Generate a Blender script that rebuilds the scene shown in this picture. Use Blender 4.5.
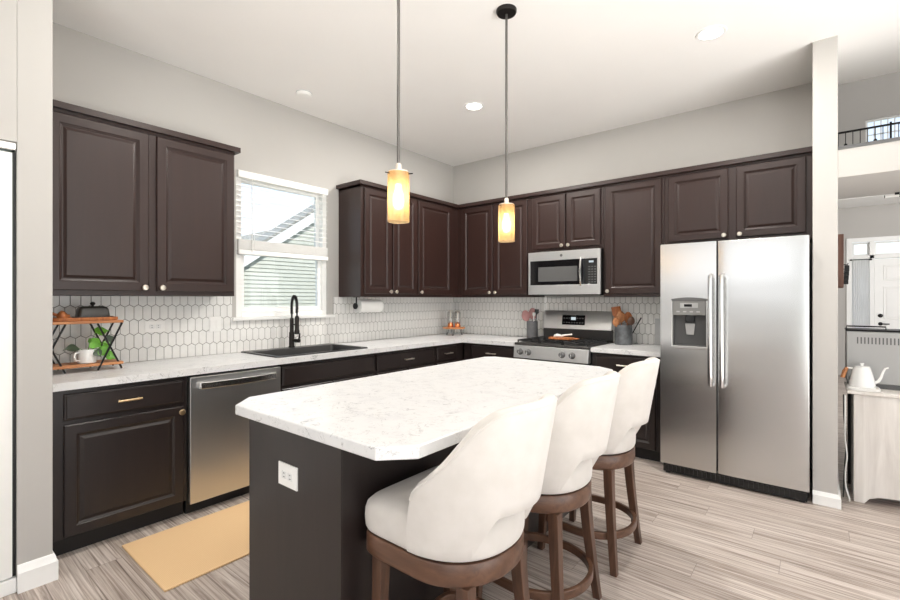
import bpy, bmesh, math, random
from math import sin, cos, pi, radians as R
from mathutils import Vector, Matrix

sc = bpy.context.scene
for o in list(bpy.data.objects):
    bpy.data.objects.remove(o)
COL = sc.collection
rng = random.Random(7)

# ------------------------------------------------------------------ camera, world, light, exposure
cam_d = bpy.data.cameras.new('camera')
cam = bpy.data.objects.new('camera', cam_d)
COL.objects.link(cam)
cam.location = (3.6545, -4.5686, 1.3428)
cam.rotation_euler = (pi / 2, 0, R(39.088))
cam_d.sensor_width = 36.0
cam_d.lens = 456.94 / 900 * 36.0
cam_d.shift_y = -0.001
cam_d.clip_start = 0.05
cam_d.clip_end = 200
sc.camera = cam

sc.view_settings.view_transform = 'Standard'
sc.view_settings.look = 'None'
sc.view_settings.gamma = 1.0
sc.view_settings.use_curve_mapping = False
sc.view_settings.exposure = 0.25

world = bpy.data.worlds.new('world')
sc.world = world
world.use_nodes = True
wn, wl = world.node_tree.nodes, world.node_tree.links
wn.clear()
w_out = wn.new('ShaderNodeOutputWorld')
w_bg = wn.new('ShaderNodeBackground')
w_tc = wn.new('ShaderNodeTexCoord')
w_sep = wn.new('ShaderNodeSeparateXYZ')
w_ramp = wn.new('ShaderNodeValToRGB')
w_noise = wn.new('ShaderNodeTexNoise')
w_cl = wn.new('ShaderNodeValToRGB')
w_mix = wn.new('ShaderNodeMix')
w_mix.data_type = 'RGBA'
w_ramp.color_ramp.elements[0].position = 0.05
w_ramp.color_ramp.elements[0].color = (0.90, 0.95, 1.0, 1)
w_ramp.color_ramp.elements[1].position = 0.55
w_ramp.color_ramp.elements[1].color = (0.30, 0.50, 0.88, 1)
w_noise.inputs['Scale'].default_value = 3.0
w_noise.inputs['Detail'].default_value = 5
w_cl.color_ramp.elements[0].position = 0.50
w_cl.color_ramp.elements[1].position = 0.75
wl.new(w_tc.outputs['Generated'], w_sep.inputs[0])
wl.new(w_sep.outputs['Z'], w_ramp.inputs[0])
wl.new(w_tc.outputs['Generated'], w_noise.inputs['Vector'])
wl.new(w_noise.outputs[0], w_cl.inputs[0])
wl.new(w_cl.outputs[0], w_mix.inputs[0])
wl.new(w_ramp.outputs[0], w_mix.inputs[6])
w_mix.inputs[7].default_value = (0.95, 0.97, 1.0, 1)
wl.new(w_mix.outputs[2], w_bg.inputs[0])
w_bg.inputs[1].default_value = 1.35
wl.new(w_bg.outputs[0], w_out.inputs[0])


def add_light(name, kind, loc, rot, power, size=None, color=(1, 1, 1), parent=None, shape='RECTANGLE', radius=None):
    l = bpy.data.lights.new(name, kind)
    l.energy = power
    l.color = color
    if kind == 'AREA':
        l.shape = shape
        l.size = size[0]
        l.size_y = size[1]
    if radius is not None:
        l.shadow_soft_size = radius
    o = bpy.data.objects.new(name, l)
    COL.objects.link(o)
    o.location = loc
    o.rotation_euler = rot
    if parent:
        o.parent = parent
    return o


sun = add_light('sun', 'SUN', (20, -6, 20), (R(20), R(48), 0), 4.5, color=(1, 0.96, 0.9))
sun.data.angle = R(2)
# daylight coming through the big windows behind the camera and in the living side of the room
add_light('daylight_rear', 'AREA', (6.6, -8.8, 1.55), (R(90), 0, R(0)), 20, (2.4, 2.3), (1.0, 0.99, 0.98))
add_light('daylight_right', 'AREA', (7.85, -4.2, 1.5), (R(90), 0, R(90)), 10, (4.5, 2.2), (1.0, 0.99, 0.98))
b1 = add_light('ceiling_fill', 'AREA', (6.2, -2.9, 0.35), Vector((-0.52, 0.05, 0.85)).to_track_quat('-Z', 'Y').to_euler(), 150, (3.2, 3.0), (1.0, 0.99, 0.975))  # added unseen fill lamp beside the camera, aimed up to brighten the ceiling
b1.data.spread = R(125)
b2 = add_light('ceiling_fill', 'AREA', (5.4, -7.0, 0.35), Vector((-0.35, 0.42, 0.84)).to_track_quat('-Z', 'Y').to_euler(), 90, (3.0, 1.6), (1.0, 0.99, 0.975))  # second added fill lamp, behind the camera, also aimed at the ceiling
b2.data.spread = R(115)
add_light('reflection_fill', 'AREA', (2.3, -8.92, 2.05), (R(90), 0, 0), 11, (2.8, 1.2), (1.0, 0.99, 0.98))  # added lamp that brightens the reflection in the upper refrigerator doors
add_light('foyer_fill', 'AREA', (6.4, 2.4, 2.1), Vector((-0.60, 0.78, 0.02)).to_track_quat('-Z', 'Y').to_euler(), 120, (3.0, 2.6), (1.0, 0.99, 0.98))  # added fill lamp inside the foyer, lighting its door wall and curtain

# ------------------------------------------------------------------ helpers: materials


def srgb(r, g, b):
    f = lambda c: (c / 255 / 12.92) if c / 255 <= 0.04045 else ((c / 255 + 0.055) / 1.055) ** 2.4
    return (f(r), f(g), f(b), 1)


class NT:
    def __init__(s, name):
        s.m = bpy.data.materials.new(name)
        s.m.use_nodes = True
        s.n = s.m.node_tree.nodes
        s.l = s.m.node_tree.links
        s.b = s.n['Principled BSDF']
        s.out = s.n['Material Output']

    def node(s, t, **kw):
        n = s.n.new(t)
        for k, v in kw.items():
            setattr(n, k, v)
        return n

    def link(s, a, b):
        s.l.new(a, b)

    def math(s, op, a, b=None, c=None):
        n = s.node('ShaderNodeMath', operation=op)
        for i, v in enumerate((a, b, c)):
            if v is None:
                continue
            if isinstance(v, (int, float)):
                n.inputs[i].default_value = v
            else:
                s.link(v, n.inputs[i])
        return n.outputs[0]

    def coord(s, scale=(1, 1, 1), kind='Object'):
        tc = s.node('ShaderNodeTexCoord')
        mp = s.node('ShaderNodeMapping')
        mp.inputs['Scale'].default_value = scale
        s.link(tc.outputs[kind], mp.inputs[0])
        return mp.outputs[0]

    def noise(s, vec, scale=5, detail=4, rough=0.5, dist=0.0):
        n = s.node('ShaderNodeTexNoise')
        n.inputs['Scale'].default_value = scale
        n.inputs['Detail'].default_value = detail
        n.inputs['Roughness'].default_value = rough
        n.inputs['Distortion'].default_value = dist
        s.link(vec, n.inputs['Vector'])
        return n.outputs[0]

    def ramp(s, fac, stops):
        n = s.node('ShaderNodeValToRGB')
        els = n.color_ramp.elements
        while len(els) < len(stops):
            els.new(0.5)
        for e, (p, c) in zip(els, stops):
            e.position = p
            e.color = c if len(c) == 4 else (*c, 1)
        s.link(fac, n.inputs[0])
        return n.outputs[0]

    def mix(s, fac, a, b, mode='MIX'):
        n = s.node('ShaderNodeMix', data_type='RGBA', blend_type=mode)
        for i, v in ((0, fac), (6, a), (7, b)):
            if isinstance(v, (int, float)):
                n.inputs[i].default_value = v
            elif isinstance(v, tuple):
                n.inputs[i].default_value = v
            else:
                s.link(v, n.inputs[i])
        return n.outputs[2]

    def bump(s, h, strength=0.1, dist=0.01):
        n = s.node('ShaderNodeBump')
        n.inputs['Strength'].default_value = strength
        n.inputs['Distance'].default_value = dist
        s.link(h, n.inputs['Height'])
        s.link(n.outputs[0], s.b.inputs['Normal'])


def simple(name, col, rough=0.5, metal=0.0, var=0.06, vscale=8, coat=0.0, bump=0.0, bscale=200, spec=None, stretch=(1, 1, 1)):
    t = NT(name)
    v = t.coord(stretch)
    f = t.noise(v, vscale, 3)
    lo = tuple(c * (1 - var) for c in col[:3]) + (1,)
    hi = tuple(min(1, c * (1 + var)) for c in col[:3]) + (1,)
    t.link(t.ramp(f, [(0.3, lo), (0.7, hi)]), t.b.inputs['Base Color'])
    t.b.inputs['Roughness'].default_value = rough
    t.b.inputs['Metallic'].default_value = metal
    if coat:
        t.b.inputs['Coat Weight'].default_value = coat
        t.b.inputs['Coat Roughness'].default_value = 0.15
    if spec is not None:
        t.b.inputs['Specular IOR Level'].default_value = spec
    if bump:
        t.bump(t.noise(v, bscale, 2), bump, 0.004)
    return t.m


def emission(name, col, strength):
    t = NT(name)
    e = t.node('ShaderNodeEmission')
    e.inputs[0].default_value = col
    e.inputs[1].default_value = strength
    t.link(e.outputs[0], t.out.inputs[0])
    return t.m


def thin_glass(name, tint, gloss=0.12, rough=0.02, haze=0.0, hazecol=(1, 1, 1, 1)):
    t = NT(name)
    tr = t.node('ShaderNodeBsdfTransparent')
    tr.inputs[0].default_value = tint
    gl = t.node('ShaderNodeBsdfGlossy')
    gl.inputs['Roughness'].default_value = rough
    mx = t.node('ShaderNodeMixShader')
    lw = t.node('ShaderNodeLayerWeight')
    lw.inputs[0].default_value = 0.25
    f = t.math('MULTIPLY_ADD', lw.outputs[1], 0.5, gloss * 0.4)
    t.link(f, mx.inputs[0])
    t.link(tr.outputs[0], mx.inputs[1])
    t.link(gl.outputs[0], mx.inputs[2])
    last = mx.outputs[0]
    if haze:
        df = t.node('ShaderNodeBsdfTranslucent')
        df.inputs[0].default_value = hazecol
        m2 = t.node('ShaderNodeMixShader')
        nz = t.noise(t.coord((1, 1, 1)), 60, 2)
        t.link(t.math('MULTIPLY_ADD', nz, haze * 0.5, haze * 0.75), m2.inputs[0])
        t.link(last, m2.inputs[1])
        t.link(df.outputs[0], m2.inputs[2])
        last = m2.outputs[0]
    t.link(last, t.out.inputs[0])
    return t.m


M = {}
M['wall'] = simple('greige_paint', srgb(188, 185, 181), 0.85, var=0.012, vscale=3, bump=0.05, bscale=350)
M['ceiling'] = simple('ceiling_paint', srgb(247, 245, 242), 0.9, var=0.01, vscale=2)
M['white_trim'] = simple('white_trim_paint', srgb(246, 246, 244), 0.4, var=0.01)
M['white_plastic'] = simple('white_plastic', srgb(244, 243, 240), 0.35, var=0.01)
M['black_metal'] = simple('black_metal', srgb(30, 29, 30), 0.4, 0.6, var=0.1)
M['black_plastic'] = simple('black_plastic', srgb(24, 24, 25), 0.35, var=0.1)
M['black_gloss'] = simple('black_glass', srgb(16, 16, 18), 0.08, var=0.05)
M['cast_iron'] = simple('cast_iron', srgb(30, 30, 31), 0.6, var=0.15)
M['bronze'] = simple('dark_bronze', srgb(48, 45, 43), 0.4, 0.8, var=0.08)
M['rod'] = simple('pendant_rod_metal', srgb(112, 109, 106), 0.45, 0.7, var=0.06)
M['gold'] = simple('champagne_metal', srgb(226, 200, 160), 0.28, 1.0, var=0.04)
M['nickel'] = simple('warm_nickel', srgb(226, 218, 206), 0.3, 1.0, var=0.04)
M['copper'] = simple('copper', srgb(222, 140, 90), 0.25, 1.0, var=0.06)
M['galv'] = simple('galvanised_steel', srgb(120, 123, 126), 0.45, 0.7, var=0.25, vscale=25)
M['crock'] = simple('dark_grey_crock', srgb(98, 98, 100), 0.55, var=0.12, vscale=25)
M['plant'] = simple('leaf_green', srgb(104, 168, 52), 0.4, var=0.3, vscale=30)
M['dark_leaf'] = simple('leaf_dark', srgb(70, 86, 68), 0.4, var=0.2, vscale=30)
M['white_ceramic'] = simple('white_ceramic', srgb(240, 240, 238), 0.15, var=0.01, coat=0.4)
M['paper'] = simple('paper_towel', srgb(246, 245, 242), 0.9, var=0.01, bump=0.2, bscale=120)
M['pink'] = simple('dusty_pink_silicone', srgb(190, 140, 138), 0.6, var=0.1, vscale=20)
M['olive'] = simple('black_enamel', srgb(50, 48, 45), 0.35, var=0.1, coat=0.2)
M['grey_machine'] = simple('grey_powder_coat', srgb(170, 170, 169), 0.5, 0.2, var=0.02)
M['slot'] = simple('dark_slot', srgb(95, 95, 95), 0.7, var=0.05)
M['grey_board'] = simple('pale_grey_board', srgb(196, 197, 197), 0.5, var=0.04, vscale=15)
def sheer():
    t = NT('sheer_white_curtain')
    t.n.remove(t.b)
    a = t.node('ShaderNodeBsdfDiffuse'); b = t.node('ShaderNodeBsdfTranslucent'); mx = t.node('ShaderNodeMixShader')
    c = t.ramp(t.noise(t.coord((60, 60, 2)), 2, 2), [(0.3, srgb(236, 236, 236)), (0.7, srgb(250, 250, 250))])
    t.link(c, a.inputs[0]); t.link(c, b.inputs[0])
    t.link(a.outputs[0], mx.inputs[1]); t.link(b.outputs[0], mx.inputs[2])
    t.link(mx.outputs[0], t.out.inputs[0])
    return t.m


M['curtain'] = sheer()
M['composite'] = simple('black_sink_composite', srgb(44, 43, 43), 0.38, var=0.2, vscale=180)
M['siding'] = simple('grey_siding', srgb(198, 198, 186), 0.7, var=0.04)
M['shingle'] = simple('grey_roof_shingle', srgb(150, 148, 140), 0.9, var=0.25, vscale=20)
M['ground'] = simple('lawn', srgb(110, 125, 80), 0.9, var=0.2)
M['cord_white'] = simple('white_cord', srgb(225, 225, 222), 0.5, var=0.02)
M['soot'] = simple('range_black_enamel', srgb(58, 56, 55), 0.4, var=0.1)
M['glass'] = thin_glass('window_glass', (0.97, 0.985, 0.98, 1), 0.1)
M['clear_glass'] = thin_glass('clear_glass', (0.86, 0.85, 0.83, 1), 0.5)
M['amber'] = thin_glass('amber_seeded_glass', (1.0, 0.90, 0.74, 1), 0.25, 0.08, 0.30, (1.0, 0.82, 0.56, 1))
M['bulb'] = emission('bulb_glow', (1.0, 0.74, 0.40, 1), 14)
M['can_glow'] = emission('can_glow', (1.0, 0.97, 0.92, 1), 12)
M['lcd'] = emission('display_glow', (0.75, 0.85, 0.9, 1), 0.7)


def wood(name, dark, light, rough=0.45, axis='x', scale=1.0, coat=0.0):
    t = NT(name)
    st = {'x': (2, 26, 26), 'y': (26, 2, 26), 'z': (26, 26, 2)}[axis]
    v = t.coord(tuple(s * scale for s in st))
    f = t.noise(v, 1.6, 6, 0.6, 0.6)
    t.link(t.ramp(f, [(0.3, dark), (0.72, light)]), t.b.inputs['Base Color'])
    t.b.inputs['Roughness'].default_value = rough
    if coat:
        t.b.inputs['Coat Weight'].default_value = coat
        t.b.inputs['Coat Roughness'].default_value = 0.25
    t.bump(f, 0.06, 0.003)
    return t.m


M['espresso'] = wood('espresso_stain', srgb(41, 24, 20), srgb(47, 28, 24), 0.36, 'z', 0.6, coat=0.08)
M['espresso_x'] = wood('espresso_stain_lengthwise', srgb(41, 24, 20), srgb(47, 28, 24), 0.36, 'x', 0.6, coat=0.08)
M['espresso_base'] = wood('espresso_stain_base', srgb(33, 26, 25), srgb(40, 31, 29), 0.36, 'z', 0.6, coat=0.08)
M['espresso_base_x'] = wood('espresso_stain_base_lengthwise', srgb(33, 26, 25), srgb(40, 31, 29), 0.36, 'x', 0.6, coat=0.08)
M['toe'] = simple('toe_kick_black', srgb(28, 24, 23), 0.55, var=0.1)
M['walnut'] = wood('walnut_stain', srgb(66, 44, 33), srgb(104, 72, 54), 0.38, 'z', 0.8, coat=0.2)
M['walnut_ring'] = wood('walnut_stain_apron', srgb(76, 51, 38), srgb(112, 79, 59), 0.38, 'x', 0.8, coat=0.2)
M['acacia'] = wood('acacia_wood', srgb(160, 98, 58), srgb(214, 152, 102), 0.5, 'y', 1.0)
M['teak'] = wood('orange_wood', srgb(150, 84, 44), srgb(206, 130, 76), 0.5, 'z', 1.0)
M['brown_board'] = wood('brown_rack_wood', srgb(104, 72, 60), srgb(140, 102, 88), 0.5, 'z', 1.0)
M['whitewash'] = wood('whitewashed_wood', srgb(206, 200, 194), srgb(232, 228, 223), 0.6, 'z', 0.5)


def linen():
    t = NT('cream_upholstery')
    v = t.coord()
    f = t.noise(v, 14, 3)
    t.link(t.ramp(f, [(0.3, srgb(208, 203, 197)), (0.7, srgb(216, 211, 206))]), t.b.inputs['Base Color'])
    t.b.inputs['Roughness'].default_value = 0.9
    t.b.inputs['Sheen Weight'].default_value = 0.25
    t.bump(t.noise(v, 420, 2), 0.18, 0.002)
    return t.m


M['linen'] = linen()
M['seat_top'] = M['linen']


def steel(name, col, rough, stretch):
    t = NT(name)
    v = t.coord(stretch)
    f = t.noise(v, 1.0, 3)
    c = col[0]
    t.link(t.ramp(f, [(0.3, (c * 0.985, c * 0.983, c * 0.975, 1)), (0.7, (c * 1.015, c * 1.012, c * 1.0, 1))]), t.b.inputs['Base Color'])
    t.b.inputs['Metallic'].default_value = 1.0
    r = t.math('MULTIPLY_ADD', f, 0.03, rough - 0.015)
    t.link(r, t.b.inputs['Roughness'])
    t.b.inputs['Anisotropic'].default_value = 0.4
    # long soft waves of the sheet metal
    w = t.noise(t.coord((0.6, 0.6, 2.2)), 1.5, 1)
    t.bump(w, 0.10, 0.04)
    return t.m


M['steel'] = steel('brushed_stainless', (0.62,), 0.26, (3, 3, 300))
M['steel_dark'] = steel('dishwasher_stainless', (0.60,), 0.36, (300, 300, 3))
M['steel_soft'] = steel('soft_stainless', (0.74,), 0.38, (3, 3, 300))
M['steel_bright'] = steel('handle_stainless', (0.74,), 0.2, (3, 3, 90))


def floor_mat():
    t = NT('vinyl_plank_floor')
    tc = t.node('ShaderNodeTexCoord')
    sp = t.node('ShaderNodeSeparateXYZ')
    t.link(tc.outputs['Object'], sp.inputs[0])
    W, L = 0.152, 1.22
    row = t.math('FLOOR', t.math('DIVIDE', sp.outputs['Y'], W))
    wn1 = t.node('ShaderNodeTexWhiteNoise', noise_dimensions='1D')
    t.link(row, wn1.inputs['W'])
    xo = t.math('ADD', sp.outputs['X'], t.math('MULTIPLY', wn1.outputs[0], L))
    colx = t.math('FLOOR', t.math('DIVIDE', xo, L))
    cmb = t.node('ShaderNodeCombineXYZ')
    t.link(row, cmb.inputs[0])
    t.link(colx, cmb.inputs[1])
    wn2 = t.node('ShaderNodeTexWhiteNoise', noise_dimensions='3D')
    t.link(cmb.outputs[0], wn2.inputs['Vector'])
    # grain coordinates, shifted per plank
    gx = t.math('ADD', sp.outputs['X'], t.math('MULTIPLY', wn2.outputs[0], 13.0))
    gy = t.math('ADD', sp.outputs['Y'], t.math('MULTIPLY', wn2.outputs[0], 5.0))
    g = t.node('ShaderNodeCombineXYZ')
    t.link(t.math('MULTIPLY', gx, 0.75), g.inputs[0])
    t.link(t.math('MULTIPLY', gy, 30.0), g.inputs[1])
    n1 = t.noise(g.outputs[0], 1.6, 8, 0.66, 1.0)
    g2 = t.node('ShaderNodeCombineXYZ')
    t.link(t.math('MULTIPLY', gx, 1.4), g2.inputs[0])
    t.link(t.math('MULTIPLY', gy, 105.0), g2.inputs[1])
    n2 = t.noise(g2.outputs[0], 1.5, 4, 0.6, 0.4)
    base = t.ramp(n1, [(0.30, srgb(108, 94, 86)), (0.42, srgb(164, 150, 141)), (0.54, srgb(202, 191, 183)), (0.70, srgb(222, 214, 208))])
    fine = t.ramp(n2, [(0.32, (0.50, 0.47, 0.45, 1)), (0.56, (1, 1, 1, 1))])
    c = t.mix(0.6, base, fine, 'MULTIPLY')
    tone = t.ramp(wn2.outputs[0], [(0.0, (0.86, 0.84, 0.82, 1)), (0.5, (0.97, 0.96, 0.95, 1)), (1.0, (1.05, 1.05, 1.05, 1))])
    c = t.mix(1.0, c, tone, 'MULTIPLY')
    fy = t.math('FRACT', t.math('DIVIDE', sp.outputs['Y'], W))
    fx = t.math('FRACT', t.math('DIVIDE', xo, L))
    ey = t.math('LESS_THAN', fy, 0.018)
    ex = t.math('LESS_THAN', fx, 0.0022)
    e = t.math('MAXIMUM', ey, ex)
    c = t.mix(t.math('MULTIPLY', e, 0.55), c, srgb(92, 80, 72))
    t.link(c, t.b.inputs['Base Color'])
    t.link(t.math('MULTIPLY_ADD', n2, 0.15, 0.32), t.b.inputs['Roughness'])
    t.bump(t.math('SUBTRACT', n2, t.math('MULTIPLY', e, 1.5)), 0.10, 0.003)
    return t.m


M['floor'] = floor_mat()


def marble():
    t = NT('white_marble_laminate')
    v = t.coord()
    n = t.noise(v, 9, 6, 0.62, 0.9)
    v1 = t.math('ABSOLUTE', t.math('SUBTRACT', n, 0.5))
    vein = t.ramp(v1, [(0.0, (1, 1, 1, 1)), (0.014, (0, 0, 0, 1))])
    mask = t.ramp(t.noise(v, 13, 3, 0.5, 0.5), [(0.50, (0, 0, 0, 1)), (0.62, (1, 1, 1, 1))])
    n3 = t.noise(v, 26, 5, 0.65, 1.4)
    v3 = t.math('ABSOLUTE', t.math('SUBTRACT', n3, 0.47))
    vein2 = t.ramp(v3, [(0.0, (1, 1, 1, 1)), (0.016, (0, 0, 0, 1))])
    mask2 = t.ramp(t.noise(v, 21, 3, 0.5, 0.5), [(0.48, (0, 0, 0, 1)), (0.60, (1, 1, 1, 1))])
    cloud = t.ramp(t.noise(v, 10, 5, 0.6), [(0.34, srgb(218, 218, 219)), (0.50, srgb(225, 225, 225))])
    c = t.mix(t.math('MULTIPLY', t.math('MULTIPLY', vein, mask), 0.9), cloud, srgb(140, 140, 142))
    c = t.mix(t.math('MULTIPLY', t.math('MULTIPLY', vein2, mask2), 0.7), c, srgb(140, 139, 139))
    t.link(c, t.b.inputs['Base Color'])
    t.b.inputs['Roughness'].default_value = 0.28
    return t.m


M['marble'] = marble()
M['tile'] = simple('white_glazed_tile', srgb(240, 239, 236), 0.16, var=0.025, vscale=30, coat=0.2)
M['grout'] = simple('grey_grout', srgb(132, 128, 122), 0.9, var=0.05)


def mat_weave():
    t = NT('tan_woven_mat')
    v = t.coord((1, 1, 1))
    sp = t.node('ShaderNodeSeparateXYZ')
    t.link(v, sp.inputs[0])
    a = t.math('SINE', t.math('MULTIPLY', sp.outputs['X'], 520.0))
    b = t.math('SINE', t.math('MULTIPLY', sp.outputs['Y'], 520.0))
    f = t.math('MULTIPLY_ADD', t.math('MULTIPLY', a, b), 0.5, 0.5)
    t.link(t.ramp(f, [(0.0, srgb(220, 182, 136)), (1.0, srgb(240, 206, 160))]), t.b.inputs['Base Color'])
    t.b.inputs['Roughness'].default_value = 0.9
    t.bump(f, 0.25, 0.003)
    return t.m


M['mat'] = mat_weave()

# ------------------------------------------------------------------ helpers: meshes


class MB:
    """collects shapes; build() links them as one mesh object"""

    def __init__(s):
        s.bm = bmesh.new()

    def _face(s, vs):
        try:
            s.bm.faces.new(vs)
        except ValueError:
            pass

    def box(s, x0, y0, z0, x1, y1, z1):
        x0, x1 = sorted((x0, x1)); y0, y1 = sorted((y0, y1)); z0, z1 = sorted((z0, z1))
        v = [s.bm.verts.new(p) for p in ((x0, y0, z0), (x1, y0, z0), (x1, y1, z0), (x0, y1, z0), (x0, y0, z1), (x1, y0, z1), (x1, y1, z1), (x0, y1, z1))]
        for f in ((3, 2, 1, 0), (4, 5, 6, 7), (0, 1, 5, 4), (1, 2, 6, 5), (2, 3, 7, 6), (3, 0, 4, 7)):
            s._face([v[i] for i in f])
        return s

    def prism(s, pts, z0, z1, axis='z'):
        def mk(p, z):
            if axis == 'z':
                return (p[0], p[1], z)
            if axis == 'y':
                return (p[0], z, p[1])
            return (z, p[0], p[1])
        a = [s.bm.verts.new(mk(p, z0)) for p in pts]
        b = [s.bm.verts.new(mk(p, z1)) for p in pts]
        n = len(pts)
        s._face(a[::-1]); s._face(b)
        for i in range(n):
            s._face([a[i], a[(i + 1) % n], b[(i + 1) % n], b[i]])
        return s

    def loft(s, rings, cap0=True, cap1=True, closed=True):
        vs = [[s.bm.verts.new(p) for p in r] for r in rings]
        n = len(rings[0])
        for a, b in zip(vs, vs[1:]):
            for i in range(n if closed else n - 1):
                s._face([a[i], a[(i + 1) % n], b[(i + 1) % n], b[i]])
        if cap0:
            s._face(vs[0][::-1])
        if cap1:
            s._face(vs[-1])
        return s

    def lathe(s, prof, cx=0, cy=0, seg=32, cap0=True, cap1=True, M4=None):
        rings = []
        for r, z in prof:
            ring = [Vector((cx + r * cos(2 * pi * i / seg), cy + r * sin(2 * pi * i / seg), z)) for i in range(seg)]
            if M4:
                ring = [M4 @ p for p in ring]
            rings.append(ring)
        return s.loft(rings, cap0, cap1)

    def cyl(s, p, q, r, seg=16, r2=None):
        p, q = Vector(p), Vector(q)
        d = q - p
        m = Matrix.Translation(p) @ d.to_track_quat('Z', 'Y').to_matrix().to_4x4()
        return s.lathe([(r, 0), (r2 if r2 is not None else r, d.length)], seg=seg, M4=m)

    def tube(s, pts, r, seg=10, closed=False, sq=None):
        pts = [Vector(p) for p in pts]
        n = len(pts)
        rings = []
        up = None
        for i, p in enumerate(pts):
            if closed:
                t = (pts[(i + 1) % n] - pts[i - 1]).normalized()
            else:
                t = (pts[min(i + 1, n - 1)] - pts[max(i - 1, 0)]).normalized()
            if up is None:
                up = Vector((0, 0, 1)) if abs(t.z) < 0.9 else Vector((1, 0, 0))
            a = t.cross(up).normalized()
            up = a.cross(t).normalized()
            rr = r[i] if isinstance(r, (list, tuple)) else r
            if sq:
                w, h = sq
                rings.append([p + a * w * c0 + up * h * c1 for c0, c1 in ((-1, -1), (1, -1), (1, 1), (-1, 1))])
            else:
                rings.append([p + (a * cos(2 * pi * k / seg) + up * sin(2 * pi * k / seg)) * rr for k in range(seg)])
        if closed:
            rings.append(rings[0])
            s.loft(rings, False, False)
            bmesh.ops.remove_doubles(s.bm, verts=s.bm.verts, dist=1e-6)
            return s
        return s.loft(rings)

    def sphere(s, c, r, sx=1, sy=1, sz=1, u=20, v=12):
        m = Matrix.Translation(c) @ Matrix.Diagonal((r * sx, r * sy, r * sz, 1))
        bmesh.ops.create_uvsphere(s.bm, u_segments=u, v_segments=v, radius=1, matrix=m)
        return s

    def build(s, name, mat, parent=None, bevel=0.0, seg=2, ang=40, loc=None, subsurf=0, rot=None):
        me = bpy.data.meshes.new(name)
        bmesh.ops.recalc_face_normals(s.bm, faces=s.bm.faces)
        s.bm.to_mesh(me)
        s.bm.free()
        me.materials.append(M[mat] if isinstance(mat, str) else mat)
        for p in me.polygons:
            p.use_smooth = True
        me.set_sharp_from_angle(angle=R(ang))
        o = bpy.data.objects.new(name, me)
        COL.objects.link(o)
        if parent:
            o.parent = parent
        if loc:
            o.location = loc
        if rot:
            o.rotation_euler = rot
        if bevel:
            m = o.modifiers.new('bevel', 'BEVEL')
            m.width = bevel
            m.segments = seg
            m.limit_method = 'ANGLE'
            m.angle_limit = R(40)
            m.harden_normals = True
        if subsurf:
            m = o.modifiers.new('subsurf', 'SUBSURF')
            m.levels = m.render_levels = subsurf
        return o


def box(name, b, mat, parent=None, bevel=0.0, **k):
    return MB().box(*b).build(name, mat, parent, bevel, **k)


def tag(o, label=None, cat=None, group=None, kind=None):
    if label: o['label'] = label
    if cat: o['category'] = cat
    if group: o['group'] = group
    if kind: o['kind'] = kind
    return o


def thing(name, label, cat, loc=(0, 0, 0), rz=0.0, group=None):
    o = bpy.data.objects.new(name, None)
    o.empty_display_size = 0.05
    COL.objects.link(o)
    o.location = loc
    o.rotation_euler = (0, 0, rz)
    return tag(o, label, cat, group)


def struct(o):
    o['kind'] = 'structure'
    return o


def copy_tree(o, parent=None):
    c = o.copy()
    COL.objects.link(c)
    if parent: c.parent = parent
    for ch in list(o.children):
        copy_tree(ch, c)
    return c


# ------------------------------------------------------------------ the room
H = 3.04
YR = -4.07      # return wall beside the left cabinets
NX = 0.80       # face of the near left wall
FX0, FX1, FY0 = 3.61, 3.738, -0.7176   # stub wall beside the refrigerator
struct(box('floor', (-0.15, -9.1, -0.1, 8.1, 6.3, 0), 'floor'))
struct(box('ceiling', (-0.15, -9.1, H, 8.1, 0.19, H + 0.2), 'ceiling'))
WY0, WY1, WZ0, WZ1 = -2.80, -1.93, 1.195, 2.385
m = MB()
m.box(-0.15, YR, 0, 0, WY0, H).box(-0.15, WY1, 0, 0, 0.13, H).box(-0.15, WY0, 0, 0, WY1, WZ0).box(-0.15, WY0, WZ1, 0, WY1, H)
struct(m.build('wall_left', 'wall'))
struct(box('wall_back', (0, 0, 0, FX1, 0.13, H), 'wall'))
struct(box('wall_stub', (FX0, FY0, 0, FX1, 0, H), 'wall', bevel=0.003))
DY0, DY1, DZ = -5.6, -4.195, 2.06
m = MB()
m.box(-0.15, -4.20, 0, 0.66, YR, H).box(0.66, DY1, 0, NX, YR, H).box(0.66, DY0, DZ, NX, DY1, H).box(0.66, -9.1, 0, NX, DY0, H)
struct(m.build('wall_near', 'wall', bevel=0.003))
# rear and right walls with window openings for the daylight; high left one added for the refrigerator reflection
m = MB()
m.box(NX, -9.1, 0, 8.1, -8.95, 0.4).box(NX, -9.1, 2.7, 8.1, -8.95, H).box(NX, -9.1, 0.4, 4.4, -8.95, 1.4).box(3.75, -9.1, 1.4, 4.4, -8.95, 2.7).box(7.8, -9.1, 0.4, 8.1, -8.95, 2.7)
struct(m.build('wall_rear', 'wall'))
m = MB()
m.box(7.95, -8.95, 0, 8.1, -6.45, H).box(7.95, -1.95, 0, 8.1, 0.19, H).box(7.95, -6.45, 0, 8.1, -1.95, 0.4).box(7.95, -6.45, 2.6, 8.1, -1.95, H)
struct(m.build('wall_right', 'wall'))
# header beam over the opening to the foyer
struct(box('wall_header', (FX1, FY0, 2.122, 7.95, 0.13, 2.317), 'wall', bevel=0.003))
struct(box('header_edge_shade', (FX1, FY0 - 0.004, 2.300, 7.95, 0.135, 2.322), 'slot'))  # dark strip stands in for the shadow along the header's top edge
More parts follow.
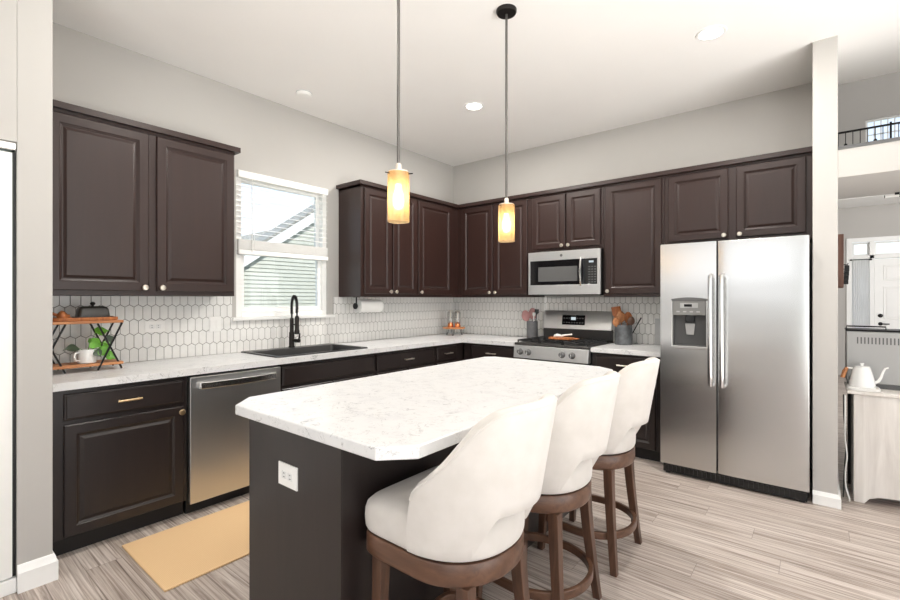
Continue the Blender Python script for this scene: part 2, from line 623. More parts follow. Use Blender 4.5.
# foyer: two storeys high
FYB = 6.1
struct(box('wall_foyer_left', (FX0, 0.13, 0, FX1, FYB, 5.2), 'wall'))
struct(box('wall_foyer_right', (7.0, 0.19, 0, 7.15, FYB, 5.2), 'wall'))
struct(box('ceiling_foyer', (FX0, 0.19, 5.2, 7.15, 6.3, 5.35), 'ceiling'))
struct(box('wall_foyer_front', (FX0, 0.19, H + 0.2, 7.15, 0.3, 5.2), 'wall'))
fd = dict(x0=4.04, x1=5.72, z1=2.36)
UW = (4.25, 5.6, 3.2, 4.44)
m = MB()
m.box(FX1, FYB, 0, fd['x0'], 6.25, fd['z1']).box(fd['x1'], FYB, 0, 7.15, 6.25, fd['z1'])
m.box(FX1, FYB, fd['z1'], 7.15, 6.25, UW[2]).box(FX1, FYB, UW[2], UW[0], 6.25, UW[3]).box(UW[1], FYB, UW[2], 7.15, 6.25, UW[3]).box(FX1, FYB, UW[3], 7.15, 6.25, 5.2)
struct(m.build('wall_foyer_back', 'wall'))
struct(box('floor_landing', (FX1, 5.15, 2.95, 7.0, FYB, 3.1), 'white_trim'))
struct(box('ground', (-60, -60, -0.5, 60, 60, -0.35), 'ground'))


def baseboard(name, pts, h=0.13, t=0.014):
    """pts: polyline on the wall faces; material grows to the left-hand side of the walking direction"""
    m = MB()
    offs = []
    n = len(pts)
    for i in range(n):
        dirs = []
        if i > 0: dirs.append((Vector(pts[i]) - Vector(pts[i - 1])).normalized())
        if i < n - 1: dirs.append((Vector(pts[i + 1]) - Vector(pts[i])).normalized())
        nn = [Vector((-d.y, d.x)) for d in dirs]
        o = nn[0] if len(nn) == 1 else (nn[0] + nn[1]) / (1 + nn[0].dot(nn[1]))
        offs.append(o)
    prof = [(0, 0), (t, 0), (t, h * 0.72), (t * 0.75, h * 0.78), (t * 0.55, h * 0.92), (t * 0.3, h), (0, h)]
    rings = [[Vector((p[0] + o.x * a, p[1] + o.y * a, z)) for a, z in prof] for p, o in zip(pts, offs)]
    m.loft(rings)
    return struct(m.build(name, 'white_trim', ang=30))


baseboard('baseboard_near', [(0.70, YR), (NX, YR), (NX, DY1)], 0.125, 0.018)
baseboard('baseboard_stub', [(FX1, 0.0), (FX1, FY0), (FX0 + 0.001, FY0)], 0.085, 0.016)
# patio door in the near wall
d1 = struct(box('door_1', (0.74, DY0 + 0.02, 0.072, 0.785, -4.209, 2.012), 'white_plastic'))
box('sill', (0.66, DY0, 0, 0.796, DY1, 0.066), 'white_trim', d1, 0.004)
box('head_rail', (0.67, DY0, 2.020, 0.806, DY1 - 0.002, 2.056), 'steel_bright', d1, 0.006)
box('dark_gap', (0.661, -4.2085, 0.07, 0.775, DY1 - 0.001, 2.017), 'black_plastic', d1)

# ------------------------------------------------------------------ kitchen window with blind
w1 = bpy.data.objects.new('window_1', None)
COL.objects.link(w1)
w1.location = (0, WY0, WZ0)
struct(w1)
WW, WH = WY1 - WY0, WZ1 - WZ0


def rect_frame(x0, x1, y0, y1, z0, z1, w):
    return MB().box(x0, y0, z0, x1, y0 + w, z1).box(x0, y1 - w, z0, x1, y1, z1).box(x0, y0 + w, z0, x1, y1 - w, z0 + w).box(x0, y0 + w, z1 - w, x1, y1 - w, z1)


rect_frame(-0.12, -0.004, 0, WW, 0, WH, 0.045).build('window_frame', 'white_trim', w1, 0.003)
mid = 1.745 - WZ0
s1 = rect_frame(-0.095, -0.065, 0.045, WW - 0.045, mid - 0.02, WH - 0.045, 0.032).build('upper_sash', 'white_trim', w1, 0.003)
box('pane', (-0.083, 0.075, mid + 0.01, -0.079, WW - 0.075, WH - 0.075), 'glass', s1)
s2 = rect_frame(-0.062, -0.030, 0.045, WW - 0.045, 0.045, mid + 0.02, 0.036).build('lower_sash', 'white_trim', w1, 0.003)
box('pane', (-0.048, 0.08, 0.08, -0.044, WW - 0.08, mid - 0.012), 'glass', s2)
box('window_sill', (-0.004, -0.035, -0.026, 0.035, WW + 0.07, 0.0), 'white_trim', w1, 0.003)

bl = thing('window_blind', 'white slatted blind lowered halfway down the kitchen window', 'blind', (0, WY0, 1.70))
box('head_rail', (-0.028, 0.004, 0.625, 0.030, WW - 0.004, 0.684), 'white_plastic', bl, 0.006)
for i in range(11):
    z = 0.605 - i * 0.0425
    MB().loft([[Vector((0.001 + a * cos(R(11)), y, z - a * sin(R(11)) + c)) for a, c in ((-0.025, 0), (0, 0.003), (0.025, 0), (0.025, -0.003), (0, 0.0), (-0.025, -0.003))] for y in (0.008, WW - 0.008)]).build('slat', 'white_plastic', bl)
for i in range(12):
    z = 0.05 + i * 0.0066
    box('slat', (-0.024, 0.008, z, 0.026, WW - 0.008, z + 0.0045), 'white_plastic', bl)
box('bottom_rail', (-0.026, 0.006, 0.004, 0.032, WW - 0.004, 0.046), 'white_plastic', bl, 0.008)
for y in (0.14, WW - 0.14):
    MB().cyl((0.029, y, 0.02), (0.029, y, 0.64), 0.0014, 6).build('ladder_cord', 'white_plastic', bl)
MB().cyl((0.036, 0.115, 0.03), (0.036, 0.115, 0.63), 0.004, 8).build('tilt_wand', 'cord_white', bl)

# neighbour's house outside
nh = thing('neighbor_house', 'grey sided gable of a neighbouring house seen through the kitchen window', 'house', (-4.2, 0, -0.35))
SL = 0.684
def rz(y): return 2.459 + SL * y + 0.35          # rake line, heights local to the house base at -0.35
YA = 3.2                                          # ridge of the gable
ZA = rz(YA)
wm = MB()
zz, lap = 0.6, 0.072
while zz < ZA - 0.05:
    z1 = min(zz + lap, ZA - 0.02)
    a0, a1 = max(-5.0, YA - (ZA - zz) / SL), max(-5.0, YA - (ZA - z1) / SL)
    b0, b1 = 2 * YA - a0, 2 * YA - a1
    wm.loft([[Vector((-0.4, a0, zz)), Vector((0.016, a0, zz)), Vector((0.0, a1, z1)), Vector((-0.4, a1, z1))], [Vector((-0.4, b0, zz)), Vector((0.016, b0, zz)), Vector((0.0, b1, z1)), Vector((-0.4, b1, z1))]])
    zz = z1
wm.build('wall', 'siding', nh)
for sgn in (-1, 1):
    f = lambda y: YA + sgn * (YA - y)
    e = -5.4
    MB().prism([(f(e), ZA - SL * (YA - e) - 0.10), (f(YA), ZA - 0.10), (f(YA), ZA + 0.10), (f(e), ZA - SL * (YA - e) + 0.10)], 0.0, 0.09, 'x').build('rake_board', 'white_trim', nh)
    MB().prism([(f(e), ZA - SL * (YA - e) + 0.10), (f(YA), ZA + 0.10), (f(YA), ZA + 0.15), (f(e), ZA - SL * (YA - e) + 0.15)], -0.4, 0.10, 'x').build('roof', 'shingle', nh)
q = [(-2.9, -1.6, 2.46), (-2.9, 0.55, 3.13), (-2.9, 3.4, 4.04), (-0.5, 3.4, 2.0), (-0.5, -1.6, 1.0)]
MB().loft([[Vector(p) for p in q], [Vector((p[0] - 0.1, p[1], p[2] - 0.12)) for p in q]]).build('hip_roof', 'shingle', nh)

# ------------------------------------------------------------------ backsplash tiles
def picket(length_axis, s0, s1, z0, z1, holes, name, label, phase, ztip):
    """elongated hexagon tiles, one mesh: white tiles over a thin bed; s runs along the wall"""
    W, P, tip, g = 0.0526, 0.0972, 0.0150, 0.0016
    tm = MB()
    def put(a, z, d):
        return Vector((d, a, z)) if length_axis == 'y' else Vector((a, -d, z))
    def clip(poly, ax, lim, keep_less):
        out = []
        for i, p in enumerate(poly):
            q = poly[(i + 1) % len(poly)]
            pi_, qi = ((p[ax] <= lim) if keep_less else (p[ax] >= lim)), ((q[ax] <= lim) if keep_less else (q[ax] >= lim))
            if pi_: out.append(p)
            if pi_ != qi:
                f = (lim - p[ax]) / (q[ax] - p[ax])
                out.append((p[0] + f * (q[0] - p[0]), p[1] + f * (q[1] - p[1])))
        return out
    def inside_hole(c):
        return any(h[0] < c[0] < h[1] and h[2] < c[1] < h[3] for h in holes)
    nrow = int((z1 - z0) / P) + 3
    for r in range(-nrow, nrow):
        top = ztip + r * P
        off = phase + (W / 2 if r % 2 else 0)
        k0 = int((s0 - off) / W) - 1
        k1 = int((s1 - off) / W) + 2
        for k in range(k0, k1):
            c = off + k * W
            h = P + tip
            w = W / 2 - g
            zt, zb = top - g, top - h + g
            poly = [(c, zt), (c - w, zt - tip), (c - w, zb + tip), (c, zb), (c + w, zb + tip), (c + w, zt - tip)]
            parts = [poly]
            for lim in ((0, s0, False), (0, s1, True), (1, z0, False), (1, z1, True)):
                poly = clip(poly, *lim)
                if len(poly) < 3: break
            if len(poly) < 3: continue
            pieces = [poly]
            for hb in holes:
                nxt = []
                for pp in pieces:
                    if max(p[0] for p in pp) <= hb[0] or min(p[0] for p in pp) >= hb[1] or max(p[1] for p in pp) <= hb[2] or min(p[1] for p in pp) >= hb[3]:
                        nxt.append(pp); continue
                    a = clip(pp, 0, hb[0], True); b = clip(pp, 0, hb[1], False)
                    if len(a) > 2: nxt.append(a)
                    if len(b) > 2: nxt.append(b)
                    mid = clip(clip(pp, 0, hb[0], False) or [], 0, hb[1], True) if len(clip(pp, 0, hb[0], False)) > 2 else []
                    if len(mid) > 2:
                        u = clip(mid, 1, hb[2], True); v = clip(mid, 1, hb[3], False)
                        if len(u) > 2: nxt.append(u)
                        if len(v) > 2: nxt.append(v)
                pieces = nxt
            for pp in pieces:
                cx = sum(p[0] for p in pp) / len(pp); cz = sum(p[1] for p in pp) / len(pp)
                r0 = [put(p[0], p[1], 0.0025) for p in pp]
                r1 = [put(p[0], p[1], 0.0062) for p in pp]
                r2 = [put(cx + (p[0] - cx) * 0.95, cz + (p[1] - cz) * 0.975, 0.0072) for p in pp]
                tm.loft([r0, r1, r2], False, True)
    root = tm.build(name, 'tile', ang=20)
    tag(root, label, 'backsplash')
    bed = MB()
    segs = [(s0, s1, z0, z1)]
    for hb in holes:
        nx = []
        for a, b, c, d in segs:
            if hb[0] >= b or hb[1] <= a: nx.append((a, b, c, d)); continue
            if hb[0] > a: nx.append((a, hb[0], c, d))
            if hb[1] < b: nx.append((hb[1], b, c, d))
            if hb[2] > c: nx.append((max(a, hb[0]), min(b, hb[1]), c, hb[2]))
            if hb[3] < d: nx.append((max(a, hb[0]), min(b, hb[1]), hb[3], d))
        segs = nx
    for a, b, c, d in segs:
        if length_axis == 'y': bed.box(0.0005, a, c, 0.005, b, d)
        else: bed.box(a, -0.005, c, b, -0.0005, d)
    bed.build('grout', 'grout', root)
    return root


CT, CB = 0.914, 0.874
picket('y', YR + 0.001, -0.008, CT + 0.001, 1.363, [(WY0 - 0.036, WY1 + 0.071, 1.169, 1.5)], 'tile_backsplash', 'white elongated hexagon tile backsplash on the window wall above the sink', -3.532, 1.304)
picket('x', 0.008, 2.675, CT + 0.001, 1.363, [], 'tile_backsplash', 'white elongated hexagon tile backsplash behind the range', 2.323, 1.212 + 0.0972)

# ------------------------------------------------------------------ cabinets


def knob(parent, x, y, z, mat='nickel'):
    """knob pointing to local -Y"""
    mm = Matrix.Translation((x, y, z)) @ Matrix.Rotation(R(90), 4, 'X')
    return MB().lathe([(0.008, 0), (0.007, 0.012), (0.012, 0.016), (0.0175, 0.020), (0.018, 0.026), (0.014, 0.031), (0.004, 0.032)], seg=20, M4=mm).build('knob', mat, parent)


def pull(parent, x, y, z, w=0.115, mat='nickel'):
    m = MB()
    m.cyl((x - w * 0.4, y, z), (x - w * 0.4, y - 0.028, z), 0.005, 10).cyl((x + w * 0.4, y, z), (x + w * 0.4, y - 0.028, z), 0.005, 10)
    m.tube([(x - w / 2, y - 0.026, z), (x - w * 0.3, y - 0.030, z), (x + w * 0.3, y - 0.030, z), (x + w / 2, y - 0.026, z)], 0.0062, 10)
    return m.build('pull', mat, parent)


def panel_door(parent, x0, x1, z0, z1, y, mat, name='door', fw=0.052):
    """raised panel door, front towards local -Y, back plane at y"""
    prof = [(0, 0), (0, 0.016), (0.004, 0.020), (fw, 0.020), (fw + 0.003, 0.016), (fw + 0.010, 0.0125), (fw + 0.013, 0.0085), (fw + 0.019, 0.0085), (fw + 0.034, 0.0150), (fw + 0.036, 0.0150)]
    rings = []
    for ins, d in prof:
        rings.append([Vector((x0 + ins, y - d, z0 + ins)), Vector((x1 - ins, y - d, z0 + ins)), Vector((x1 - ins, y - d, z1 - ins)), Vector((x0 + ins, y - d, z1 - ins))])
    return MB().loft(rings).build(name, mat, parent, ang=14)


def slab_front(parent, x0, x1, z0, z1, y, mat, name='drawer'):
    prof = [(0, 0), (0, 0.013), (0.003, 0.016), (0.008, 0.017), (0.012, 0.020), (0.014, 0.020)]
    rings = [[Vector((x0 + i, y - d, z0 + i)), Vector((x1 - i, y - d, z0 + i)), Vector((x1 - i, y - d, z1 - i)), Vector((x0 + i, y - d, z1 - i))] for i, d in prof]
    return MB().loft(rings).build(name, mat, parent, ang=14)


def upper(label, loc, rz, w, z0, z1, doors, depth=0.33, group=None, zd=(0.03, 0.022), kz=0.022):
    """doors: list of (x0, x1, knob side)"""
    t = thing('wall_cabinet', label, 'cabinet', (loc[0], loc[1], z0), rz, group)
    h = z1 - z0
    box('body', (0, -depth, 0, w, -0.002, h), 'espresso', t, 0.0015)
    for x0, x1, side in doors:
        d = panel_door(t, x0, x1, zd[0], h - zd[1], -depth, 'espresso')
        kx = x0 + 0.026 if side == 'l' else x1 - 0.026
        knob(d, kx, -depth - 0.020, zd[0] + kz)
    return t


UB, UT = 1.364, 2.41
y0 = YR + 0.004
upper('dark brown double door wall cabinet left of the window above the wooden shelf stand', (0, y0, 0), R(90), -2.972 - y0, UB, UT,
      [(-3.985 - y0 - 0.03, -3.524 - y0, 'r'), (-3.479 - y0, -2.985 - y0, 'l')])
y0 = -1.795
upper('dark brown wall cabinet between window and corner, above the paper towel roll', (0, y0, 0), R(90), -1.035 - y0, UB, UT,
      [(-1.759 - y0, -1.415 - y0, 'r'), (-1.392 - y0, -1.052 - y0, 'l')])
y0 = -1.034
upper('dark brown single door wall cabinet in the corner of the window wall', (0, y0, 0), R(90), -0.001 - y0, UB, UT,
      [(-1.021 - y0, -0.464 - y0, 'l')])
x0 = 0.332
upper('dark brown double door wall cabinet between corner and microwave', (x0, 0, 0), 0, 1.290 - x0, UB, UT,
      [(0.405 - x0, 0.828 - x0, 'r'), (0.851 - x0, 1.265 - x0, 'l')])
x0 = 1.292
upper('short dark brown double door wall cabinet above the microwave', (x0, 0, 0), 0, 2.066 - x0, 1.822, UT,
      [(1.324 - x0, 1.687 - x0, 'r'), (1.703 - x0, 2.042 - x0, 'l')])
x0 = 2.068
upper('tall single door dark brown wall cabinet between microwave and refrigerator', (x0, 0, 0), 0, 2.600 - x0, UB, UT,
      [(2.092 - x0, 2.580 - x0, 'l')])
x0 = 2.602
upper('wide dark brown double door cabinet above the refrigerator', (x0, 0, 0), 0, 3.608 - x0, 1.785, UT,
      [(2.635 - x0, 3.079 - x0, 'r'), (3.133 - x0, 3.569 - x0, 'l')], zd=(0.045, 0.022))


def crown(label, pts, closed_end=None):
    """profile swept along the cabinet tops; grows to the right-hand side of walking direction"""
    prof = [(0.0, -0.016), (0.007, -0.016), (0.009, -0.008), (0.014, -0.006), (0.018, 0.004), (0.024, 0.006), (0.034, 0.018), (0.042, 0.024), (0.042, 0.027), (0.048, 0.030), (0.050, 0.036), (0.0, 0.036), (-0.03, 0.036), (-0.03, 0.0005), (0.0, 0.0005)]
    n = len(pts)
    rings = []
    for i in range(n):
        dirs = []
        if i > 0: dirs.append((Vector(pts[i]) - Vector(pts[i - 1])).normalized())
        if i < n - 1: dirs.append((Vector(pts[i + 1]) - Vector(pts[i])).normalized())
        nn = [Vector((d.y, -d.x)) for d in dirs]
        o = nn[0] if len(nn) == 1 else (nn[0] + nn[1]) / (1 + nn[0].dot(nn[1]))
        rings.append([Vector((pts[i][0] + o.x * a, pts[i][1] + o.y * a, UT + z)) for a, z in prof])
    o = MB().loft(rings).build('crown_molding', 'espresso_x', ang=25)
    return tag(o, label, 'molding')


F = 0.334
crown('dark brown crown molding on the wall cabinet left of the window', [(0.002, -2.972), (F, -2.972), (F, YR + 0.004)][::1])
crown('long dark brown crown molding running around the corner to the stub wall', [(3.606, -F), (F, -F), (F, -1.795), (0.002, -1.795)])


def base_cab(label, loc, rz, w, fronts, depth=0.61, pullmat='nickel', toe=0.055, open_top=False, name='base_cabinet'):
    """fronts: list of (kind, x0, x1, z0, z1, hardware)"""
    t = thing(name, label, 'cabinet', (loc[0], loc[1], 0), rz)
    if open_top:
        m = MB().box(0, -depth, 0.1, 0.012, -0.002, CB - 0.001).box(w - 0.012, -depth, 0.1, w, -0.002, CB - 0.001).box(0.012, -depth, 0.1, w - 0.012, -depth + 0.018, CB - 0.001)
        m.box(0.012, -0.02, 0.1, w - 0.012, -0.002, CB - 0.001).box(0.012, -depth + 0.018, 0.1, w - 0.012, -0.02, 0.118)
        m.build('body', 'espresso_base', t)
    else:
        box('body', (0, -depth, 0.1, w, -0.002, CB - 0.001), 'espresso_base', t, 0.0015)
    box('toe_kick', (0.0, -depth + toe, 0, w, -0.02, 0.1), 'toe', t)
    for kind, x0, x1, z0, z1, hw in fronts:
        if kind == 'door':
            d = panel_door(t, x0, x1, z0, z1, -depth, 'espresso_base', fw=0.05)
        else:
            d = slab_front(t, x0, x1, z0, z1, -depth, 'espresso_base_x', 'drawer' if kind == 'drawer' else 'false_front')
        if hw == 'pull': pull(d, (x0 + x1) / 2, -depth - 0.020, (z0 + z1) / 2, mat=pullmat)
        if hw == 'l': knob(d, x0 + 0.018, -depth - 0.020, z1 - 0.03, pullmat)
        if hw == 'r': knob(d, x1 - 0.018, -depth - 0.020, z1 - 0.03, pullmat)
    return t


y0 = YR + 0.004
base_cab('dark brown base cabinet with drawer and door left of the dishwasher', (0, y0, 0), R(90), -3.402 - y0,
         [('drawer', -3.995 - y0, -3.427 - y0, 0.712, 0.848, 'pull'), ('door', -3.995 - y0, -3.425 - y0, 0.108, 0.688, 'r')], pullmat='gold')
y0 = -2.778
base_cab('dark brown sink base cabinet with plain false front under the black sink', (0, y0, 0), R(90), -1.868 - y0,
         [('false', -2.765 - y0, -1.885 - y0, 0.712, 0.848, None), ('door', -2.765 - y0, -2.33 - y0, 0.108, 0.688, 'r'), ('door', -2.318 - y0, -1.885 - y0, 0.108, 0.688, 'l')], open_top=True)
y0 = -1.866
base_cab('dark brown base cabinet with wide drawer right of the sink cabinet', (0, y0, 0), R(90), -1.072 - y0,
         [('drawer', -1.853 - y0, -1.090 - y0, 0.712, 0.848, 'pull'), ('door', -1.853 - y0, -1.477 - y0, 0.108, 0.688, 'r'), ('door', -1.465 - y0, -1.090 - y0, 0.108, 0.688, 'l')])
y0 = -1.070
base_cab('narrow dark brown base cabinet with short drawer next to the corner', (0, y0, 0), R(90), -0.004 - y0,
         [('drawer', -1.050 - y0, -0.720 - y0, 0.712, 0.848, 'pull'), ('door', -1.050 - y0, -0.720 - y0, 0.108, 0.688, 'l')])
x0 = 0.636
base_cab('dark brown base cabinet between the corner and the range', (x0, 0, 0), 0, 1.298 - x0,
         [('drawer', 0.745 - x0, 1.280 - x0, 0.712, 0.848, 'pull'), ('door', 0.745 - x0, 1.280 - x0, 0.108, 0.688, 'r')])
x0 = 2.072
base_cab('dark brown base cabinet between the range and the refrigerator', (x0, 0, 0), 0, 2.640 - x0,
         [('drawer', 2.110 - x0, 2.610 - x0, 0.712, 0.848, 'pull'), ('door', 2.110 - x0, 2.610 - x0, 0.108, 0.688, 'l')])

# countertops
SX0, SX1, SY0, SY1 = 0.055, 0.570, -2.765, -1.940
m = MB()
CD = 0.648
m.box(0.001, YR + 0.001, CB, CD, SY0, CT).box(0.001, SY0, CB, SX0, SY1, CT).box(SX1, SY0, CB, CD, SY1, CT).box(0.001, SY1, CB, CD, -0.001, CT).box(CD, -CD, CB, 1.300, -0.001, CT)
bmesh.ops.remove_doubles(m.bm, verts=m.bm.verts, dist=1e-5)
tag(m.build('countertop', 'marble', bevel=0.0), 'white marble look corner countertop holding the black sink', 'countertop')
tag(box('countertop', (2.070, -CD, CB, 2.662, -0.001, CT), 'marble', None, 0.004), 'short white marble look countertop between range and refrigerator', 'countertop')

# sink
sk = thing('sink', 'black composite drop in sink set in the countertop below the window', 'sink', (0.31, -2.352, CT))
m = MB()
ox0, ox1, oy0, oy1 = 0.030 - 0.31, 0.590 - 0.31, -2.785 + 2.352, -1.920 + 2.352
ix0, ix1, iy0, iy1 = 0.130 - 0.31, 0.555 - 0.31, -2.745 + 2.352, -1.960 + 2.352
def rr(x0, x1, y0, y1, r, z, n=5):
    pts = []
    for cx, cy, a0 in ((x1 - r, y1 - r, 0), (x0 + r, y1 - r, 90), (x0 + r, y0 + r, 180), (x1 - r, y0 + r, 270)):
        for k in range(n + 1):
            a = R(a0 + 90 * k / n)
            pts.append(Vector((cx + r * cos(a), cy + r * sin(a), z)))
    return pts
m.loft([rr(ox0, ox1, oy0, oy1, 0.02, 0.0005), rr(ox0 + 0.002, ox1 - 0.002, oy0 + 0.002, oy1 - 0.002, 0.02, 0.008), rr(ox0 + 0.006, ox1 - 0.006, oy0 + 0.006, oy1 - 0.006, 0.018, 0.010),
        rr(ix0 - 0.004, ix1 + 0.004, iy0 - 0.004, iy1 + 0.004, 0.034, 0.009), rr(ix0, ix1, iy0, iy1, 0.03, 0.003), rr(ix0 + 0.006, ix1 - 0.006, iy0 + 0.006, iy1 - 0.006, 0.03, -0.19), rr(ix0 + 0.03, ix1 - 0.03, iy0 + 0.03, iy1 - 0.03, 0.03, -0.205)], False, True)
m.build('basin', 'composite', sk, ang=35)
MB().lathe([(0.045, -0.204), (0.045, -0.200), (0.030, -0.200), (0.028, -0.203)], 0.03, 0, 24).build('drain', 'steel_bright', sk)

# faucet
fa = thing('faucet', 'black spring pull down faucet standing behind the sink', 'faucet', (0.078, -2.350, CT + 0.0095))
MB().lathe([(0.028, 0), (0.028, 0.006), (0.023, 0.012), (0.022, 0.13), (0.017, 0.135), (0.016, 0.25), (0.013, 0.255)], seg=20).build('body', 'bronze', fa)
pts = []
path = [(0, 0, 0.25 + 0.10 * k / 5) for k in range(6)]
Rr = 0.040
for k in range(1, 17):
    a = pi - pi * k / 16
    path.append((Rr + Rr * cos(a), 0, 0.355 + Rr * 2.2 * sin(a)))
path += [(2 * Rr, 0, 0.35 - 0.08 * k / 5) for k in range(1, 6)]
MB().tube(path, 0.0075, 10).build('hose', 'black_plastic', fa)
# spring around the hose
def resample(path, n):
    P = [Vector(p) for p in path]
    L = [0]
    for a, b in zip(P, P[1:]): L.append(L[-1] + (b - a).length)
    out = []
    for i in range(n):
        t = L[-1] * i / (n - 1)
        j = max(0, min(len(P) - 2, next((k for k in range(len(L) - 1) if L[k + 1] >= t), len(P) - 2)))
        f = (t - L[j]) / max(1e-9, L[j + 1] - L[j])
        out.append((P[j].lerp(P[j + 1], f), (P[j + 1] - P[j]).normalized()))
    return out
sp = []
N = 520
for i, (p, t) in enumerate(resample(path[2:-2], N)):
    a = t.cross(Vector((0, 1, 0))).normalized()
    b = Vector((0, 1, 0))
    ph = 2 * pi * 40 * i / N
    sp.append(p + (a * cos(ph) + b * sin(ph)) * 0.0115)
MB().tube(sp, 0.0026, 5).build('spring', 'bronze', fa)
MB().lathe([(0.012, 0.275), (0.018, 0.26), (0.018, 0.16), (0.022, 0.145), (0.022, 0.12), (0.017, 0.118)], 2 * Rr, 0, 18).build('spray_head', 'bronze', fa)
MB().cyl((0, 0, 0.20), (2 * Rr, 0, 0.20), 0.006, 10).build('spray_holder', 'bronze', fa)
hd = MB().cyl((0.0, 0, 0.060), (0.085, 0.02, 0.060), 0.016, 14).tube([(0.075, 0.018, 0.065), (0.085, 0.02, 0.09), (0.088, 0.022, 0.125)], [0.008, 0.007, 0.006], 8)
hd.build('handle', 'bronze', fa)

# ------------------------------------------------------------------ dishwasher
dw = thing('dishwasher', 'stainless steel dishwasher with bar handle left of the sink', 'dishwasher', (0, -3.398, 0), R(90))
W = 0.616
box('body', (0.002, -0.60, 0.09, W - 0.002, -0.01, CB - 0.004), 'black_plastic', dw)
MB().box(0.004, -0.640, 0.075, W - 0.004, -0.601, 0.858).build('front_panel', 'steel_dark', dw, 0.005, 3)
box('toe_panel', (0.004, -0.575, 0.0, W - 0.004, -0.54, 0.085), 'black_plastic', dw)
MB().tube([(0.055 + (W - 0.11) * k / 16, -0.660 - 0.022 * sin(pi * k / 16), 0.803) for k in range(17)], 0, sq=(0.010, 0.021)).box(0.050, -0.665, 0.785, 0.075, -0.640, 0.821).box(W - 0.075, -0.665, 0.785, W - 0.050, -0.640, 0.821).build('handle', 'steel_bright', dw, 0.004)

# ------------------------------------------------------------------ range
rg = thing('range', 'stainless steel gas range with black grates below the microwave', 'range', (1.306, 0, 0), 0)
W = 0.758
box('body', (0.002, -0.62, 0.03, W - 0.002, -0.03, 0.905), 'black_plastic', rg)
MB().prism([(-0.621, 0.772), (-0.690, 0.772), (-0.676, 0.893), (-0.621, 0.893)], 0.0, W, 'x').build('control_panel', 'steel_soft', rg, 0.004)
for kx in (0.075, 0.165, 0.512, 0.610):
    mm = Matrix.Translation((kx, -0.684, 0.832)) @ Matrix.Rotation(R(84), 4, 'X')
    kb = MB().lathe([(0.030, 0), (0.030, 0.004), (0.025, 0.007), (0.022, 0.03), (0.019, 0.033), (0.003, 0.033)], seg=22, M4=mm).build('burner_knob', 'slot', rg)
    MB().box(kx - 0.004, -0.728, 0.815, kx + 0.004, -0.690, 0.857).build('grip', 'steel_bright', kb, 0.002)
od = box('oven_door', (0.004, -0.672, 0.19, W - 0.004, -0.621, 0.762), 'steel', rg, 0.006)
box('window', (0.12, -0.675, 0.30, W - 0.12, -0.671, 0.62), 'black_gloss', od)
MB().cyl((0.06, -0.715, 0.715), (W - 0.06, -0.715, 0.715), 0.013, 14).cyl((0.09, -0.715, 0.715), (0.09, -0.67, 0.715), 0.009).cyl((W - 0.09, -0.715, 0.715), (W - 0.09, -0.67, 0.715), 0.009).build('handle', 'steel_bright', od)
box('storage_drawer', (0.004, -0.668, 0.05, W - 0.004, -0.621, 0.182), 'steel', rg, 0.006)
box('cooktop', (0.0, -0.672, 0.894, W, -0.075, 0.918), 'soot', rg, 0.005)
for gx0, gx1 in ((0.02, 0.258), (0.262, 0.496), (0.50, 0.738)):
    g = MB()
    for y in (-0.64, -0.50, -0.36, -0.23, -0.13): g.box(gx0, y - 0.006, 0.932, gx1, y + 0.006, 0.946)
    for k in range(4):
        x = gx0 + 0.006 + (gx1 - gx0 - 0.012) * k / 3
        g.box(x - 0.006, -0.646, 0.932, x + 0.006, -0.124, 0.946)
    for x in (gx0 + 0.006, gx1 - 0.006):
        for y in (-0.64, -0.13): g.box(x - 0.006, y - 0.006, 0.917, x + 0.006, y + 0.006, 0.934)
    g.build('grate', 'cast_iron', rg, 0.002)
for bx_, by_ in ((0.14, -0.50), (0.14, -0.25), (0.38, -0.37), (0.62, -0.50), (0.62, -0.25)):
    MB().lathe([(0.045, 0.917), (0.045, 0.924), (0.034, 0.926), (0.034, 0.931), (0.005, 0.932)], bx_, by_, 20).build('burner', 'cast_iron', rg)
box('back_riser', (-0.003, -0.056, 0.90, W - 0.016, -0.012, 1.035), 'soot', rg, 0.003)
bg = MB().prism([(-0.010, 1.030), (-0.070, 1.030), (-0.063, 1.045), (-0.037, 1.212), (-0.030, 1.219), (-0.010, 1.219)], -0.005, W - 0.018, 'x').build('backguard', 'steel_soft', rg, 0.003)
mm = None
def on_guard(px, z): return -0.063 + (z - 1.045) * (0.026 / 0.167)
cp = MB().prism([(on_guard(0, 1.075) + 0.003, 1.075), (on_guard(0, 1.075) - 0.003, 1.075), (on_guard(0, 1.175) - 0.003, 1.175), (on_guard(0, 1.175) + 0.003, 1.175)], 0.215, 0.465, 'x').build('control_display', 'black_gloss', bg)
box('clock', (0.315, on_guard(0, 1.14) - 0.0065, 1.125, 0.365, on_guard(0, 1.14) + 0.003, 1.155), 'lcd', cp)
for r_ in range(2):
    for k in range(8):
        if r_ == 1 and k in (3, 4): continue
        x = 0.23 + k * 0.029
        z = 1.092 + r_ * 0.045
        MB().box(x, on_guard(0, z) - 0.0055, z, x + 0.017, on_guard(0, z) + 0.002, z + 0.011).build('button', 'slot', cp)

